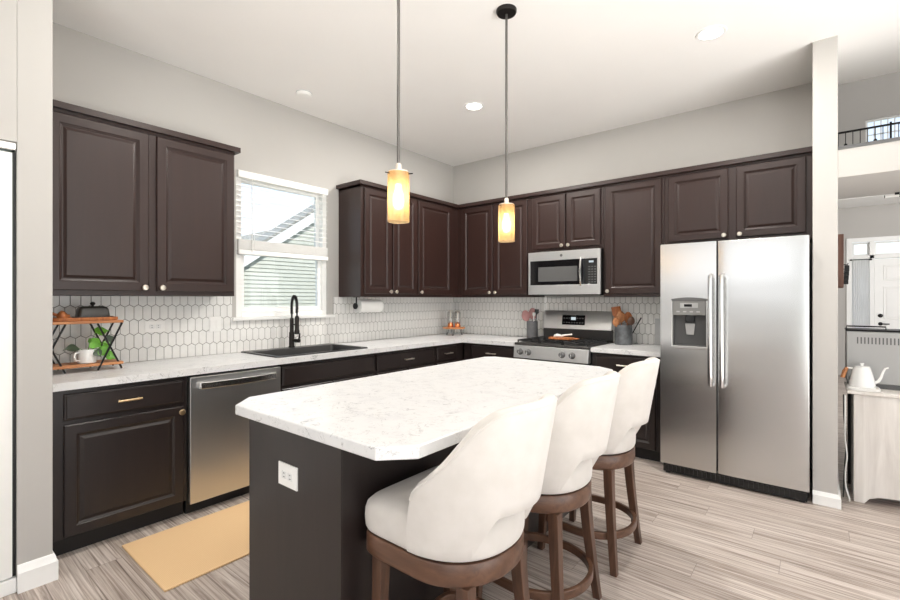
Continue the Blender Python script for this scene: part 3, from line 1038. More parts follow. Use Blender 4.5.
# ------------------------------------------------------------------ microwave
mw = thing('microwave', 'stainless steel over the range microwave', 'microwave', (1.310, 0, 1.388), 0)
W, Hm = 0.755, 0.428
box('body', (0.004, -0.375, 0.012, W - 0.004, -0.004, Hm), 'black_plastic', mw, 0.003)
box('vent_base', (0.02, -0.36, -0.008, W - 0.02, -0.05, 0.014), 'black_plastic', mw)
dr = rect_frame(-0.405, -0.376, 0, 0.575, 0.0, 0.0, 0)
dr.bm.free()
m = MB()
m.box(0.0, -0.402, 0.340, W, -0.376, Hm).box(0.0, -0.402, 0.0, W, -0.376, 0.096).box(0.0, -0.402, 0.096, 0.022, -0.376, 0.340).box(W - 0.030, -0.402, 0.096, W, -0.376, 0.340)
m.build('front_frame', 'steel_soft', mw, 0.002)
dr = box('door', (0.022, -0.3995, 0.096, 0.600, -0.376, 0.340), 'black_gloss', mw)
box('window', (0.115, -0.4020, 0.130, 0.530, -0.3990, 0.275), simple('microwave_window', srgb(92, 92, 92), 0.12, var=0.03), dr)
MB().tube([(0.575, -0.402 - 0.035 * sin(pi * (0.08 + 0.84 * k / 14)), 0.085 + 0.265 * k / 14) for k in range(15)], 0, sq=(0.017, 0.008)).build('handle', 'steel_bright', dr, 0.003)
kp = box('keypad', (0.604, -0.3998, 0.100, 0.724, -0.376, 0.336), 'black_plastic', mw)
box('display', (0.645, -0.4010, 0.300, 0.690, -0.3990, 0.318), 'lcd', kp)
for r_ in range(7):
    for k in range(3):
        x = 0.640 + k * 0.028
        z = 0.112 + r_ * 0.024
        box('button', (x, -0.4014, z, x + 0.018, -0.3990, z + 0.010), 'slot', kp)
mm = Matrix.Translation((0.365, -0.4015, 0.385)) @ Matrix.Rotation(R(90), 4, 'X')
MB().lathe([(0.014, 0), (0.014, 0.0015), (0.011, 0.002), (0.002, 0.002)], seg=20, M4=mm).build('round_badge', 'galv', mw)

# ------------------------------------------------------------------ refrigerator
fr = thing('refrigerator', 'stainless steel side by side refrigerator with water dispenser', 'refrigerator', (2.690, 0, 0), 0)
W = 0.905
box('body', (0.006, -0.715, 0.03, W - 0.006, -0.03, 1.745), 'black_plastic', fr, 0.004)
xs = 0.3815
def curved_front(x0, x1, z0, z1, hole=None, ):
    n = 10
    prof = []
    for k in range(n + 1):
        f = k / n
        x = x0 + (x1 - x0) * (0.5 - 0.5 * cos(pi * f))
        f = (x - x0) / (x1 - x0)
        e = min(f, 1 - f)
        bow = 0.006 * (1 - (2 * f - 1) ** 8)
        prof.append((x, -0.793 - bow))
    return [(x0, -0.722)] + prof + [(x1, -0.722)]
ld = MB()
dx0, dx1, dz0, dz1 = 0.085, 0.315, 0.985, 1.342
ld.box(0, -0.800, 0.085, xs - 0.004, -0.722, dz0).box(0, -0.800, dz1, xs - 0.004, -0.722, 1.762).box(0, -0.800, dz0, dx0, -0.722, dz1).box(dx1, -0.800, dz0, xs - 0.004, -0.722, dz1)
bmesh.ops.remove_doubles(ld.bm, verts=ld.bm.verts, dist=1e-5)
fz = ld.build('freezer_door', 'steel', fr)
rd = MB().prism(curved_front(xs + 0.004, W, 0, 0), 0.085, 1.762).build('fresh_food_door', 'steel', fr, 0.004)
for hx, dd in ((xs - 0.034, fz), (xs + 0.036, rd)):
    h = MB()
    z0, z1 = 0.705, 1.525
    pts = [(hx, -0.800, z0 + 0.01)] + [(hx, -0.856 - 0.008 * sin(pi * k / 12), z0 + 0.02 + (z1 - z0 - 0.04) * k / 12) for k in range(13)] + [(hx, -0.800, z1 - 0.01)]
    h.tube(pts, 0.0155, 12)
    h.build('handle', 'steel_bright', dd)
# dispenser
dp = MB()
dp.box(dx0, -0.735, dz0, dx1, -0.727, dz1).box(dx0, -0.80, dz0, dx0 + 0.006, -0.727, dz1).box(dx1 - 0.006, -0.80, dz0, dx1, -0.727, dz1).box(dx0, -0.80, dz0, dx1, -0.727, dz0 + 0.012)
dsp = dp.build('dispenser', 'slot', fz)
MB().box(dx0 + 0.004, -0.804, dz1 - 0.120, dx1 - 0.004, -0.74, dz1 - 0.012).build('control_panel', simple('dispenser_panel', srgb(128, 128, 126), 0.4, 0.3, var=0.03), dsp, 0.004)
m = MB()
m.prism([(dx0 - 0.008, dz1 - 0.014)] + [(dx0 - 0.008 + (dx1 - dx0 + 0.016) * k / 10, dz1 + 0.002 + 0.012 * sin(pi * k / 10)) for k in range(11)] + [(dx1 + 0.008, dz1 - 0.014)], -0.806, -0.745, 'y')
m.build('hood', 'slot', dsp, 0.003)
box('display', (dx0 + 0.055, -0.806, dz1 - 0.065, dx1 - 0.055, -0.803, dz1 - 0.028), 'grey_machine', dsp)
box('screen', (dx0 + 0.082, -0.8068, dz1 - 0.056, dx1 - 0.095, -0.805, dz1 - 0.037), 'black_gloss', dsp)
for k in range(4):
    MB().box(dx0 + 0.03 + k * 0.045, -0.8058, dz1 - 0.098, dx0 + 0.052 + k * 0.045, -0.803, dz1 - 0.088).build('button', 'grey_machine', dsp)
m = MB().box((dx0 + dx1) / 2 - 0.03, -0.785, 1.17, (dx0 + dx1) / 2 + 0.03, -0.735, 1.225)
m.build('spout', 'black_plastic', dsp, 0.006)
m = MB().prism([((dx0 + dx1) / 2 - 0.034, 1.16), ((dx0 + dx1) / 2 + 0.034, 1.16), ((dx0 + dx1) / 2 + 0.026, 1.075), ((dx0 + dx1) / 2 - 0.026, 1.075)], -0.770, -0.760, 'y')
m.build('paddle', 'grey_machine', dsp, 0.004)
m = MB().box(dx0 - 0.010, -0.808, dz0 - 0.014, dx1 + 0.010, -0.735, dz0 + 0.008)
m.build('drip_tray', 'steel_bright', dsp, 0.004)
m = MB().box(dx0 - 0.010, -0.8065, dz0, dx0 + 0.001, -0.795, dz1 - 0.01).box(dx1 - 0.001, -0.8065, dz0, dx1 + 0.010, -0.795, dz1 - 0.01)
m.build('bezel', 'steel_bright', dsp, 0.002)
gm = MB().box(0.012, -0.765, 0.012, W - 0.012, -0.70, 0.078)
for k in range(30):
    gm.box(0.03 + k * 0.029, -0.770, 0.024, 0.048 + k * 0.029, -0.764, 0.066)
gm.build('base_grille', 'black_plastic', fr)
for x in (0.04, W - 0.04):
    MB().cyl((x, -0.74, 0), (x, -0.74, 0.03), 0.018, 14).build('foot', 'black_plastic', fr)

# ------------------------------------------------------------------ island
il = thing('island_cabinet', 'dark brown kitchen island base under the white top', 'island', (1.82, -3.62, 0), R(-90))
# local: x runs along world -y, so world y = -3.62 - x ; use negative x for the length; local -Y faces world -x
LEN = 1.855
DEP = 0.60
box('body', (-LEN, 0.0, 0.1, 0.0, DEP, CB - 0.001), 'espresso_base', il, 0.0015)
box('toe_kick', (-LEN + 0.01, 0.075, 0, -0.004, DEP - 0.004, 0.1), 'toe', il)
box('end_panel', (0.0, 0.0, 0.0, 0.006, DEP + 0.006, CB - 0.001), 'espresso_base', il, 0.001)
box('end_panel', (-LEN - 0.006, 0.0, 0.0, -LEN, DEP + 0.006, CB - 0.001), 'espresso_base', il, 0.001)
box('back_panel', (-LEN, DEP, 0.0, 0.0, DEP + 0.006, CB - 0.001), 'espresso_base', il, 0.001)
for k in range(4):
    a = -LEN + 0.012 + k * 0.461
    d = panel_door(il, a, a + 0.450, 0.108, 0.688, 0.0, 'espresso_base')
    knob(d, a + (0.02 if k % 2 else 0.43), -0.020, 0.655)
    d = slab_front(il, a, a + 0.450, 0.712, 0.848, 0.0, 'espresso_base_x')
    pull(d, a + 0.225, -0.020, 0.78)
c = 0.105
tp = [(1.705 + c, -3.680), (2.655, -3.680), (2.742, -3.590), (2.738, -2.02), (2.722, -1.90), (2.665, -1.775), (2.555, -1.703), (1.760, -1.703), (1.705, -1.760), (1.705, -3.570)]
m = MB().prism(tp, CB, CT)
tag(m.build('island_countertop', 'marble', None, 0.005, 3), 'white marble look island countertop with clipped corners', 'countertop')


def outlet(label, loc, rz, w=0.075, h=0.12, horizontal=False, sockets=2, switch=False):
    """face towards local -Y"""
    t = thing('wall_switch' if switch else 'wall_outlet', label, 'switch' if switch else 'outlet', loc, rz)
    MB().box(-w / 2, -0.006, -h / 2, w / 2, 0.0, h / 2).build('faceplate', 'white_plastic', t, 0.002)
    for k in range(sockets):
        o = (k - (sockets - 1) / 2) * 0.04
        cx, cz = (o, 0) if horizontal else (0, o)
        if switch:
            MB().box(cx - 0.016, -0.0095, -0.033, cx + 0.016, -0.005, 0.033).build('rocker', 'white_plastic', t, 0.002)
            continue
        s = MB().box(cx - 0.016, -0.0080, cz - 0.014, cx + 0.016, -0.005, cz + 0.014).build('socket', 'white_ceramic', t, 0.003)
        m = MB()
        if horizontal:
            m.box(cx - 0.004, -0.0088, cz - 0.008, cx + 0.005, -0.0075, cz - 0.0055).box(cx - 0.004, -0.0088, cz + 0.0055, cx + 0.004, -0.0075, cz + 0.008)
        else:
            m.box(cx - 0.008, -0.0088, cz - 0.003, cx - 0.0055, -0.0075, cz + 0.007).box(cx + 0.0055, -0.0088, cz - 0.003, cx + 0.008, -0.0075, cz + 0.006)
        m.build('slot', 'black_plastic', s)
    return t


outlet('white double outlet on the near end of the dark island', (2.115, -3.6262, 0.686), 0, 0.125, 0.085, True)
outlet('white horizontal outlet on the tile between shelf stand and switch plate', (0.0076, -3.380, 1.150), R(90), 0.125, 0.08, True)
outlet('white wall switch on the tile just left of the window', (0.0076, -2.968, 1.150), R(90), 0.09, 0.115, True, 2, True)

# floor mat
tag(box('floor_mat', (0.715, -3.77, 0.0005, 1.325, -2.45, 0.011), 'mat', None, 0.003), 'tan woven kitchen mat on the floor between dishwasher and island', 'mat')

# ------------------------------------------------------------------ bar stools


def outline(scale, z, ox=0.0, n=72, grow=0.0):
    pts = []
    for i in range(n):
        a = 2 * pi * i / n
        ca, sa = cos(a), sin(a)
        ax = 0.216 if ca >= 0 else 0.250
        by = 0.224
        pw = 0.92 if ca >= 0 else 0.24
        x = ax * math.copysign(abs(ca) ** pw, ca)
        y = by * math.copysign(abs(sa) ** pw, sa)
        L = math.hypot(x, y)
        pts.append(Vector(((x * (1 + grow / L)) * scale + ox, y * (1 + grow / L) * scale, z)))
    return pts


def ss(a, b, x):
    t = max(0, min(1, (x - a) / (b - a)))
    return t * t * (3 - 2 * t)


def interp(tab, x):
    n = len(tab)
    m = [0.0] * n
    for i in range(1, n - 1):
        d0 = (tab[i][1] - tab[i - 1][1]) / (tab[i][0] - tab[i - 1][0])
        d1 = (tab[i + 1][1] - tab[i][1]) / (tab[i + 1][0] - tab[i][0])
        m[i] = 0 if d0 * d1 <= 0 else 2 * d0 * d1 / (d0 + d1)
    m[-1] = (tab[-1][1] - tab[-2][1]) / (tab[-1][0] - tab[-2][0]) * 1.5
    for i in range(n - 1):
        if x <= tab[i + 1][0] or i == n - 2:
            h = tab[i + 1][0] - tab[i][0]
            t = min(1, (x - tab[i][0]) / h)
            return tab[i][1] * (2 * t ** 3 - 3 * t ** 2 + 1) + m[i] * h * (t ** 3 - 2 * t ** 2 + t) + tab[i + 1][1] * (-2 * t ** 3 + 3 * t ** 2) + m[i + 1] * h * (t ** 3 - t ** 2)


def make_stool(label):
    t = thing('bar_stool', label, 'stool', (0, 0, 0), 0, 'bar stools along the island')
    MB().loft([outline(0.96, 0.492), outline(0.985, 0.495), outline(1.0, 0.503), outline(1.0, 0.556), outline(0.985, 0.563), outline(0.9, 0.564)]).build('apron', 'walnut_ring', t)
    MB().loft([outline(0.93, 0.562), outline(0.93, 0.572)]).build('swivel_plate', 'black_plastic', t)
    MB().loft([outline(0.93, 0.569), outline(0.99, 0.572), outline(1.01, 0.584), outline(1.018, 0.612), outline(1.012, 0.640), outline(0.99, 0.660), outline(0.93, 0.675), outline(0.75, 0.684), outline(0.4, 0.688), outline(0.1, 0.689)]).build('seat', 'seat_top', t, ang=60)
    # wrap-around back with a cut-out above the seat at the rear
    top = [(0, 1.043), (16, 1.042), (28, 1.033), (39, 1.000), (50, 0.938), (62, 0.872), (74, 0.822), (83, 0.790), (88, 0.752), (92, 0.670)]
    NT_, NV = 84, 9
    TH = 92
    def rad(z, th):
        c2 = max(0, cos(R(th))) ** 1.5
        return 0.238 + (z - 0.575) * (0.055 + 0.125 * c2) + 0.022 * c2 * ss(0.58, 0.70, z)
    rings, rim = [], []
    for i in range(NT_ + 1):
        th = -TH + 2 * TH * i / NT_
        at = abs(th)
        zt = interp(top, at)
        zb = 0.575 + 0.135 * (1 - ss(25, 46, at))
        d = Vector((cos(R(th)), sin(R(th)), 0))
        thick = 0.046
        prof = []
        hcap = min(thick / 2, (zt - zb) * 0.4)
        for k in range(NV + 1):
            z = zb + 0.006 + (zt - hcap - zb - 0.006) * k / NV
            prof.append((rad(z, th), z))
        zc = zt - hcap
        rc = rad(zc, th)
        for k in range(1, 8):
            a = pi * k / 8
            prof.append((rc - thick / 2 + thick / 2 * cos(a), zc + hcap * sin(a)))
        for k in range(NV, -1, -1):
            z = zb + 0.006 + (zt - hcap - zb - 0.006) * k / NV
            prof.append((rad(z, th) - thick, z))
        prof.append((rad(zb, th) - thick * 0.75, zb))
        prof.append((rad(zb, th) - thick * 0.25, zb))
        rings.append([Vector((d.x * r, d.y * r, z)) for r, z in prof])
        rim.append(Vector((d.x * (rc - 0.002), d.y * (rc - 0.002), zc + hcap * 0.45)))
    # round the front ends
    bk = MB().loft(rings).build('backrest', 'linen', t, ang=60)
    MB().tube(rim[2:-2], 0.0038, 6).build('piping', 'linen', bk)
    for sx in (-1, 1):
        for sy in (-1, 1):
            rr_ = []
            for k in range(7):
                f = k / 6
                z = 0.496 * (1 - f)
                off = (0.148 if sx > 0 else 0.182) + (0.042 if sx > 0 else 0.018) * f ** 1.4
                hw = 0.0225 - 0.0065 * f
                cx, cy = sx * off, sy * off
                rr_.append([Vector((cx + a * hw, cy + b * hw, z)) for a, b in ((-1, -1), (1, -1), (1, 1), (-1, 1))])
            MB().loft(rr_).build('leg', 'walnut', t, 0.003)
    m = MB()
    n = 72
    def ring_pt(a, d, z):
        ca, sa = cos(a), sin(a)
        ax, pw = (0.226, 0.95) if ca >= 0 else (0.196, 0.26)
        by = 0.226 if ca >= 0 else 0.226 - 0.028 * min(1, -ca * 3)
        x = (ax - d) * math.copysign(abs(ca) ** pw, ca)
        y = (by - d) * math.copysign(abs(sa) ** pw, sa)
        return Vector((x, y, z))
    rings = [[ring_pt(2 * pi * i / n + 0.001, d, z) for d, z in ((0.020, 0.150), (0.0, 0.150), (0.0, 0.186), (0.020, 0.186))] for i in range(n)]
    rings.append(rings[0])
    m.loft(rings, False, False)
    bmesh.ops.remove_doubles(m.bm, verts=m.bm.verts, dist=1e-5)
    m.build('foot_ring', 'walnut_ring', t, 0.004)
    return t


st = make_stool('cream upholstered bar stool nearest the camera at the clipped island corner')
st.location = (2.690, -3.340, 0)
s2_ = copy_tree(st)
s2_.location = (2.684, -2.745, 0)
s2_['label'] = 'middle cream upholstered bar stool of the three at the island'
s3_ = copy_tree(st)
s3_.location = (2.684, -2.150, 0)
s3_['label'] = 'cream upholstered bar stool farthest along the island, toward the refrigerator'

# ------------------------------------------------------------------ pendants, recessed lights


def pendant(label, x, y):
    t = thing('pendant_lamp', label, 'pendant lamp', (x, y, 1.68), 0, 'pendant lamps over the island')
    hh = H - 1.68
    MB().lathe([(0.06, hh - 0.001), (0.06, hh - 0.012), (0.055, hh - 0.022), (0.012, hh - 0.026)], seg=28).build('canopy', 'bronze', t)
    MB().cyl((0, 0, 0.255), (0, 0, hh - 0.024), 0.0072, 10).build('rod', 'rod', t)
    f = MB().lathe([(0.009, 0.256), (0.013, 0.250), (0.014, 0.224), (0.044, 0.220), (0.045, 0.214), (0.022, 0.212), (0.020, 0.165), (0.018, 0.163)], seg=24).build('socket_cup', 'nickel', t)
    m = MB()
    for k in range(3):
        a = R(20 + 120 * k)
        m.cyl((0.046 * cos(a), 0.046 * sin(a), 0.206), (0.068 * cos(a), 0.068 * sin(a), 0.206), 0.0025, 8)
    m.build('thumb_screw', 'bronze', f)
    MB().lathe([(0.0475, 0.0), (0.0480, 0.002), (0.0480, 0.214), (0.0455, 0.214), (0.0455, 0.002), (0.0475, 0.0)], seg=36, cap0=False, cap1=False).build('glass_shade', 'amber', t)
    MB().lathe([(0.004, 0.055), (0.014, 0.060), (0.023, 0.078), (0.025, 0.095), (0.021, 0.118), (0.014, 0.140), (0.013, 0.164)], seg=20).build('bulb', 'bulb', t)
    add_light('bulb_light', 'POINT', (0, 0, 0.10), (0, 0, 0), 6, color=(1.0, 0.84, 0.64), parent=t, radius=0.024)
    return t


pendant('amber glass pendant lamp hanging over the near half of the island', 2.220, -3.160)
pendant('amber glass pendant lamp hanging over the far half of the island', 2.220, -2.277)


def can(label, x, y, power):
    t = thing('recessed_light', label, 'ceiling light', (x, y, H), 0, 'recessed ceiling lights')
    MB().lathe([(0.066, -0.001), (0.068, -0.006), (0.085, -0.005), (0.088, 0.0), (0.066, 0.0)], seg=36, cap0=False, cap1=False).build('trim_ring', 'white_trim', t)
    MB().lathe([(0.066, -0.0005), (0.066, -0.004), (0.03, -0.0055), (0.004, -0.006)], seg=36).build('lens', 'can_glow', t)
    add_light('lens_light', 'AREA', (0, 0, -0.012), (0, 0, 0), power, (0.13, 0.13), (1.0, 0.96, 0.90), t, 'DISK')
    return t


can('round recessed ceiling light near the corner above the far counter', 1.286, -1.318, 34)
can('round recessed ceiling light above the refrigerator side', 3.109, -1.257, 14)
can('round recessed ceiling light above the near left cabinets', 1.286, -3.35, 11)
can('round recessed ceiling light above the camera side of the island', 3.109, -3.35, 2)
sd = thing('smoke_detector', 'round white detector on the ceiling above the window', 'detector', (0.349, -2.406, H))
MB().lathe([(0.062, 0), (0.062, -0.012), (0.052, -0.026), (0.030, -0.030), (0.004, -0.030)], seg=32).build('cover', 'white_plastic', sd)
MB().lathe([(0.064, 0), (0.064, -0.006), (0.05, -0.007)], seg=32).build('base_ring', 'grey_board', sd)

# ------------------------------------------------------------------ things on the left counter
# two-tier stand
sx0, sx1, sy0, sy1 = 0.130, 0.310, -4.058, -3.648
cx, cy = (sx0 + sx1) / 2, (sy0 + sy1) / 2
sh = thing('shelf_stand', 'two tier wooden shelf stand with crossed black legs on the left counter', 'shelf', (cx, cy, CT))
hx, hy = (sx1 - sx0) / 2, (sy1 - sy0) / 2
box('upper_shelf', (-hx, -hy, 0.284, hx, hy, 0.300), 'acacia', sh, 0.003)
box('lower_shelf', (-hx, -hy, 0.030, hx, hy, 0.046), 'acacia', sh, 0.003)
for x in (-hx + 0.006, hx - 0.006):
    for ya, yb in ((-hy + 0.008, -hy + 0.130), (hy - 0.130, hy - 0.008)):
        m = MB()
        m.tube([(x - 0.003, ya, 0.284), (x - 0.003, yb, 0.004)], 0, sq=(0.0045, 0.0045)).tube([(x + 0.003, yb, 0.284), (x + 0.003, ya, 0.004)], 0, sq=(0.0045, 0.0045))
        m.build('cross_leg', 'black_metal', sh)
zs = CT + 0.3005
tr = thing('serving_tray', 'rounded wooden tray on the upper shelf of the stand', 'tray', (cx + 0.01, -3.825, zs))
MB().loft([rr(-0.075, 0.075, -0.150, 0.150, 0.03, 0.0), rr(-0.080, 0.080, -0.155, 0.155, 0.035, 0.006), rr(-0.080, 0.080, -0.155, 0.155, 0.035, 0.020), rr(-0.072, 0.072, -0.147, 0.147, 0.03, 0.020), rr(-0.068, 0.068, -0.143, 0.143, 0.03, 0.012)]).build('tray_body', 'teak', tr)
bd = thing('butter_dish', 'black lidded butter dish with knob on the wooden tray', 'dish', (cx + 0.01, -3.785, zs + 0.0125))
MB().loft([rr(-0.050, 0.050, -0.090, 0.090, 0.02, 0.0), rr(-0.055, 0.055, -0.094, 0.094, 0.022, 0.006), rr(-0.055, 0.055, -0.094, 0.094, 0.022, 0.012)]).build('base', 'olive', bd)
MB().loft([rr(-0.047, 0.047, -0.080, 0.080, 0.02, 0.012), rr(-0.044, 0.044, -0.074, 0.074, 0.02, 0.055), rr(-0.038, 0.038, -0.066, 0.066, 0.02, 0.068), rr(-0.02, 0.02, -0.05, 0.05, 0.015, 0.073)]).build('lid', 'olive', bd, ang=50)
MB().lathe([(0.006, 0.071), (0.006, 0.079), (0.013, 0.084), (0.014, 0.092), (0.008, 0.098), (0.002, 0.099)], seg=16).build('knob', 'bronze', bd)
wsc = thing('wooden_scoop', 'carved wooden scoop lying on the tray left of the black butter dish', 'scoop', (cx + 0.02, -3.925, zs + 0.0125), R(78))
m = MB()
rings = []
for k in range(11):
    f = k / 10
    w = 0.008 + 0.030 * sin(pi * min(1, f * 1.15 + 0.02)) ** 0.8
    if f > 0.87: w = 0.013
    x = -0.030 + 0.060 * f
    rings.append([Vector((x, w * cos(a), max(0.0, 0.014 + w * 0.9 * sin(a)))) for a in [2 * pi * i / 12 for i in range(12)]])
m.loft(rings).build('bowl', 'teak', wsc, ang=60)
MB().tube([(-0.02, 0, 0.020), (-0.04, 0.004, 0.028), (-0.052, 0.006, 0.034)], [0.010, 0.008, 0.009], 8).build('handle', 'teak', wsc)
pp = thing('potted_pothos', 'green pothos in a white mug on the lower shelf of the stand', 'plant', (0.245, -3.815, CT + 0.0465))
mg = MB().lathe([(0.040, 0.0), (0.046, 0.004), (0.047, 0.03), (0.047, 0.082), (0.0445, 0.083), (0.042, 0.066), (0.040, 0.064)], seg=28, cap1=True).build('mug', 'white_ceramic', pp)
MB().tube([(0.02, -0.041, 0.068), (0.028, -0.062, 0.064), (0.030, -0.068, 0.045), (0.026, -0.061, 0.024), (0.02, -0.041, 0.018)], 0.0048, 8).build('handle', 'white_ceramic', mg)
MB().lathe([(0.041, 0.062), (0.041, 0.067), (0.004, 0.069)], seg=20).build('soil', simple('potting_soil', srgb(60, 46, 36), 0.95, var=0.2), pp)


def leaf(parent, base, tip_dir, size, curl, mat='plant', roll=0.0):
    d = Vector(tip_dir).normalized()
    side = d.cross(Vector((0, 0, 1)))
    if side.length < 0.1: side = Vector((0, 1, 0))
    side.normalize()
    up = side.cross(d).normalized()
    side, up = side * cos(roll) + up * sin(roll), up * cos(roll) - side * sin(roll)
    ws = [0.0, 0.32, 0.46, 0.50, 0.46, 0.36, 0.22, 0.08, 0.0]
    grid = []
    n = len(ws) - 1
    for i, w in enumerate(ws):
        f = i / n
        p = Vector(base) + d * size * (f - 0.05) - up * curl * size * f * f
        w = max(w, 0.012) * size
        back = -0.14 * size if i == 1 else 0
        grid.append([p - side * w + up * 0.10 * w - d * -back, p - side * w * 0.5 - up * 0.03 * size, p - up * 0.06 * size, p + side * w * 0.5 - up * 0.03 * size, p + side * w + up * 0.10 * w])
    m = MB()
    rings = [row + [q - up * 0.0012 for q in row[::-1]] for row in grid]
    m.loft(rings)
    return m.build('leaf', mat, parent, ang=60)


lv = [((0.01, 0.040, 0.185), (0.15, 0.9, 0.18), 0.068, 0.2, 'plant', -0.9), ((0.03, 0.010, 0.130), (0.25, 0.40, -0.30), 0.068, 0.15, 'plant', -1.3), ((0.045, 0.055, 0.090), (0.2, 0.45, -0.55), 0.072, 0.15, 'plant', -1.1),
      ((0.03, 0.085, 0.050), (0.2, 0.85, -0.45), 0.066, 0.2, 'plant', -0.9), ((0.00, 0.095, 0.128), (0.1, 0.7, 0.30), 0.056, 0.2, 'dark_leaf', -1.2), ((0.00, -0.045, 0.095), (0.1, -1.0, 0.05), 0.070, 0.2, 'dark_leaf', 0.6),
      ((0.040, 0.070, 0.115), (0.3, 0.7, -0.1), 0.046, 0.3, 'plant', -0.7), ((-0.02, 0.02, 0.115), (-0.3, 0.5, 0.5), 0.050, 0.2, 'plant', -1.2), ((0.048, 0.030, 0.075), (0.4, 0.3, -0.5), 0.048, 0.3, 'dark_leaf', -0.8)]
for b, d, sz, cu, mt, ro in lv:
    leaf(pp, b, d, sz, cu, mt, ro)
    MB().tube([(0.0, 0.0, 0.058), (b[0] * 0.5, b[1] * 0.5, 0.058 + max(0.02, (b[2] - 0.058) * 0.6)), b], 0.0014, 6).build('stem', 'plant', pp)
# paper towel
pt = thing('paper_towel_holder', 'white paper towel roll on a black holder under the wall cabinet', 'paper towel', (0.19, -1.575, UB))
MB().lathe([(0.020, -0.14), (0.062, -0.14), (0.064, -0.138), (0.064, 0.138), (0.062, 0.14), (0.020, 0.14)], seg=36, M4=Matrix.Translation((0, 0, -0.088)) @ Matrix.Rotation(R(90), 4, 'X')).build('roll', 'paper', pt)
m = MB().cyl((0, -0.165, -0.088), (0, 0.150, -0.088), 0.007, 10).cyl((0, -0.155, -0.088), (0, -0.155, -0.004), 0.007, 10)
m.lathe([(0.030, -0.172), (0.030, -0.162), (0.028, -0.160)], seg=20, M4=Matrix.Translation((0, 0, -0.088)) @ Matrix.Rotation(R(-90), 4, 'X'))
m.box(-0.022, -0.178, -0.005, 0.022, -0.130, 0.0)
m.build('bracket', 'black_metal', pt)

# corner riser with two grinders
rs = thing('wooden_riser', 'small wooden riser with black hairpin legs in the counter corner', 'riser', (0.275, -0.335, CT), R(42))
MB().lathe([(0.130, 0.080), (0.134, 0.083), (0.134, 0.092), (0.130, 0.096)], seg=36).build('top', 'acacia', rs)
for a in (20, 140, 260):
    ca, sa = cos(R(a)), sin(R(a))
    tx, ty = -sa, ca
    MB().tube([(ca * 0.085 + tx * 0.022, sa * 0.085 + ty * 0.022, 0.079), (ca * 0.105 + tx * 0.004, sa * 0.105 + ty * 0.004, 0.003), (ca * 0.105 - tx * 0.004, sa * 0.105 - ty * 0.004, 0.003), (ca * 0.085 - tx * 0.022, sa * 0.085 - ty * 0.022, 0.079)], 0.003, 6).build('hairpin_leg', 'black_metal', rs)
for (lx, ly, lab) in ((-0.040, 0.0, 'clear glass and copper shaker on the wooden riser, the one nearer the window'), (0.042, -0.012, 'clear glass and copper shaker on the wooden riser, the one nearer the range')):
    wx = 0.275 + lx * cos(R(42)) - ly * sin(R(42))
    wy = -0.335 + lx * sin(R(42)) + ly * cos(R(42))
    g = thing('glass_shaker', lab, 'shaker', (wx, wy, CT + 0.0965), 0, 'shakers on the corner riser')
    MB().lathe([(0.036, 0.0), (0.037, 0.004), (0.030, 0.048), (0.018, 0.062), (0.016, 0.064)], seg=24).build('base', 'copper', g)
    MB().lathe([(0.036, 0.045), (0.038, 0.06), (0.038, 0.175), (0.030, 0.186), (0.012, 0.190), (0.003, 0.190)], seg=24, cap0=False).build('glass_jar', 'clear_glass', g)
    MB().cyl((0, 0, 0.062), (0, 0, 0.185), 0.007, 8).lathe([(0.032, 0.190), (0.033, 0.195), (0.012, 0.200)], seg=20).build('cap', 'nickel', g)

# utensil crocks


def crock(label, x, y, r, h, mat, bands=False):
    t = thing('utensil_crock', label, 'crock', (x, y, CT))
    prof = [(r * 0.96, 0), (r, 0.004)]
    if bands:
        prof += [(r, h * 0.70), (r * 1.03, h * 0.71), (r * 1.03, h * 0.74), (r, h * 0.75), (r, h * 0.87), (r * 1.03, h * 0.88), (r * 1.03, h * 0.91), (r, h * 0.92)]
    prof += [(r, h - 0.004), (r * 0.98, h), (r * 0.93, h), (r * 0.92, h - 0.02), (r * 0.90, 0.02), (r * 0.2, 0.018)]
    MB().lathe(prof, seg=32).build('pot', mat, t)
    return t


def spoon(name, label, cat, base, tip, mat, head='spoon', hr=0.03, group=None, handle_mat=None):
    b, tpt = Vector(base), Vector(tip)
    t = thing(name, label, cat, base, 0, group)
    d = (tpt - b)
    L = d.length
    d.normalize()
    ex = d.cross(Vector((0.55, -0.83, 0.0))).normalized()
    ey = d.cross(ex).normalized()
    q = Matrix((ex, ey, d)).transposed().to_4x4()
    hl = hr * 2.6
    m = MB()
    rings = []
    for k in range(7):
        f = k / 6
        rr_ = 0.0045 + 0.001 * f
        rings.append([q @ Vector((rr_ * cos(a), rr_ * sin(a), f * (L - hl))) for a in [2 * pi * i / 10 for i in range(10)]])
    m.loft(rings).build('handle', handle_mat or mat, t)
    m = MB()
    rings = []
    n = 10
    for k in range(n + 1):
        f = k / n
        if head == 'spoon':
            w = hr * (sin(pi * (0.06 + 0.88 * f)) ** 0.7); th = 0.007
        elif head == 'spatula':
            w = hr * (0.35 + 0.65 * ss(0, 0.35, f)); th = 0.0035
        else:
            w = hr * (0.3 + 0.7 * sin(pi * (0.1 + 0.8 * f))); th = w * 0.8
        rings.append([q @ Vector((w * cos(a), th * sin(a) + (-0.006 * sin(pi * f) if head == 'spoon' else 0), L - hl - 0.004 + hl * f)) for a in [2 * pi * i / 14 for i in range(14)]])
    m.loft(rings).build('head', mat, t, ang=50)
    return t


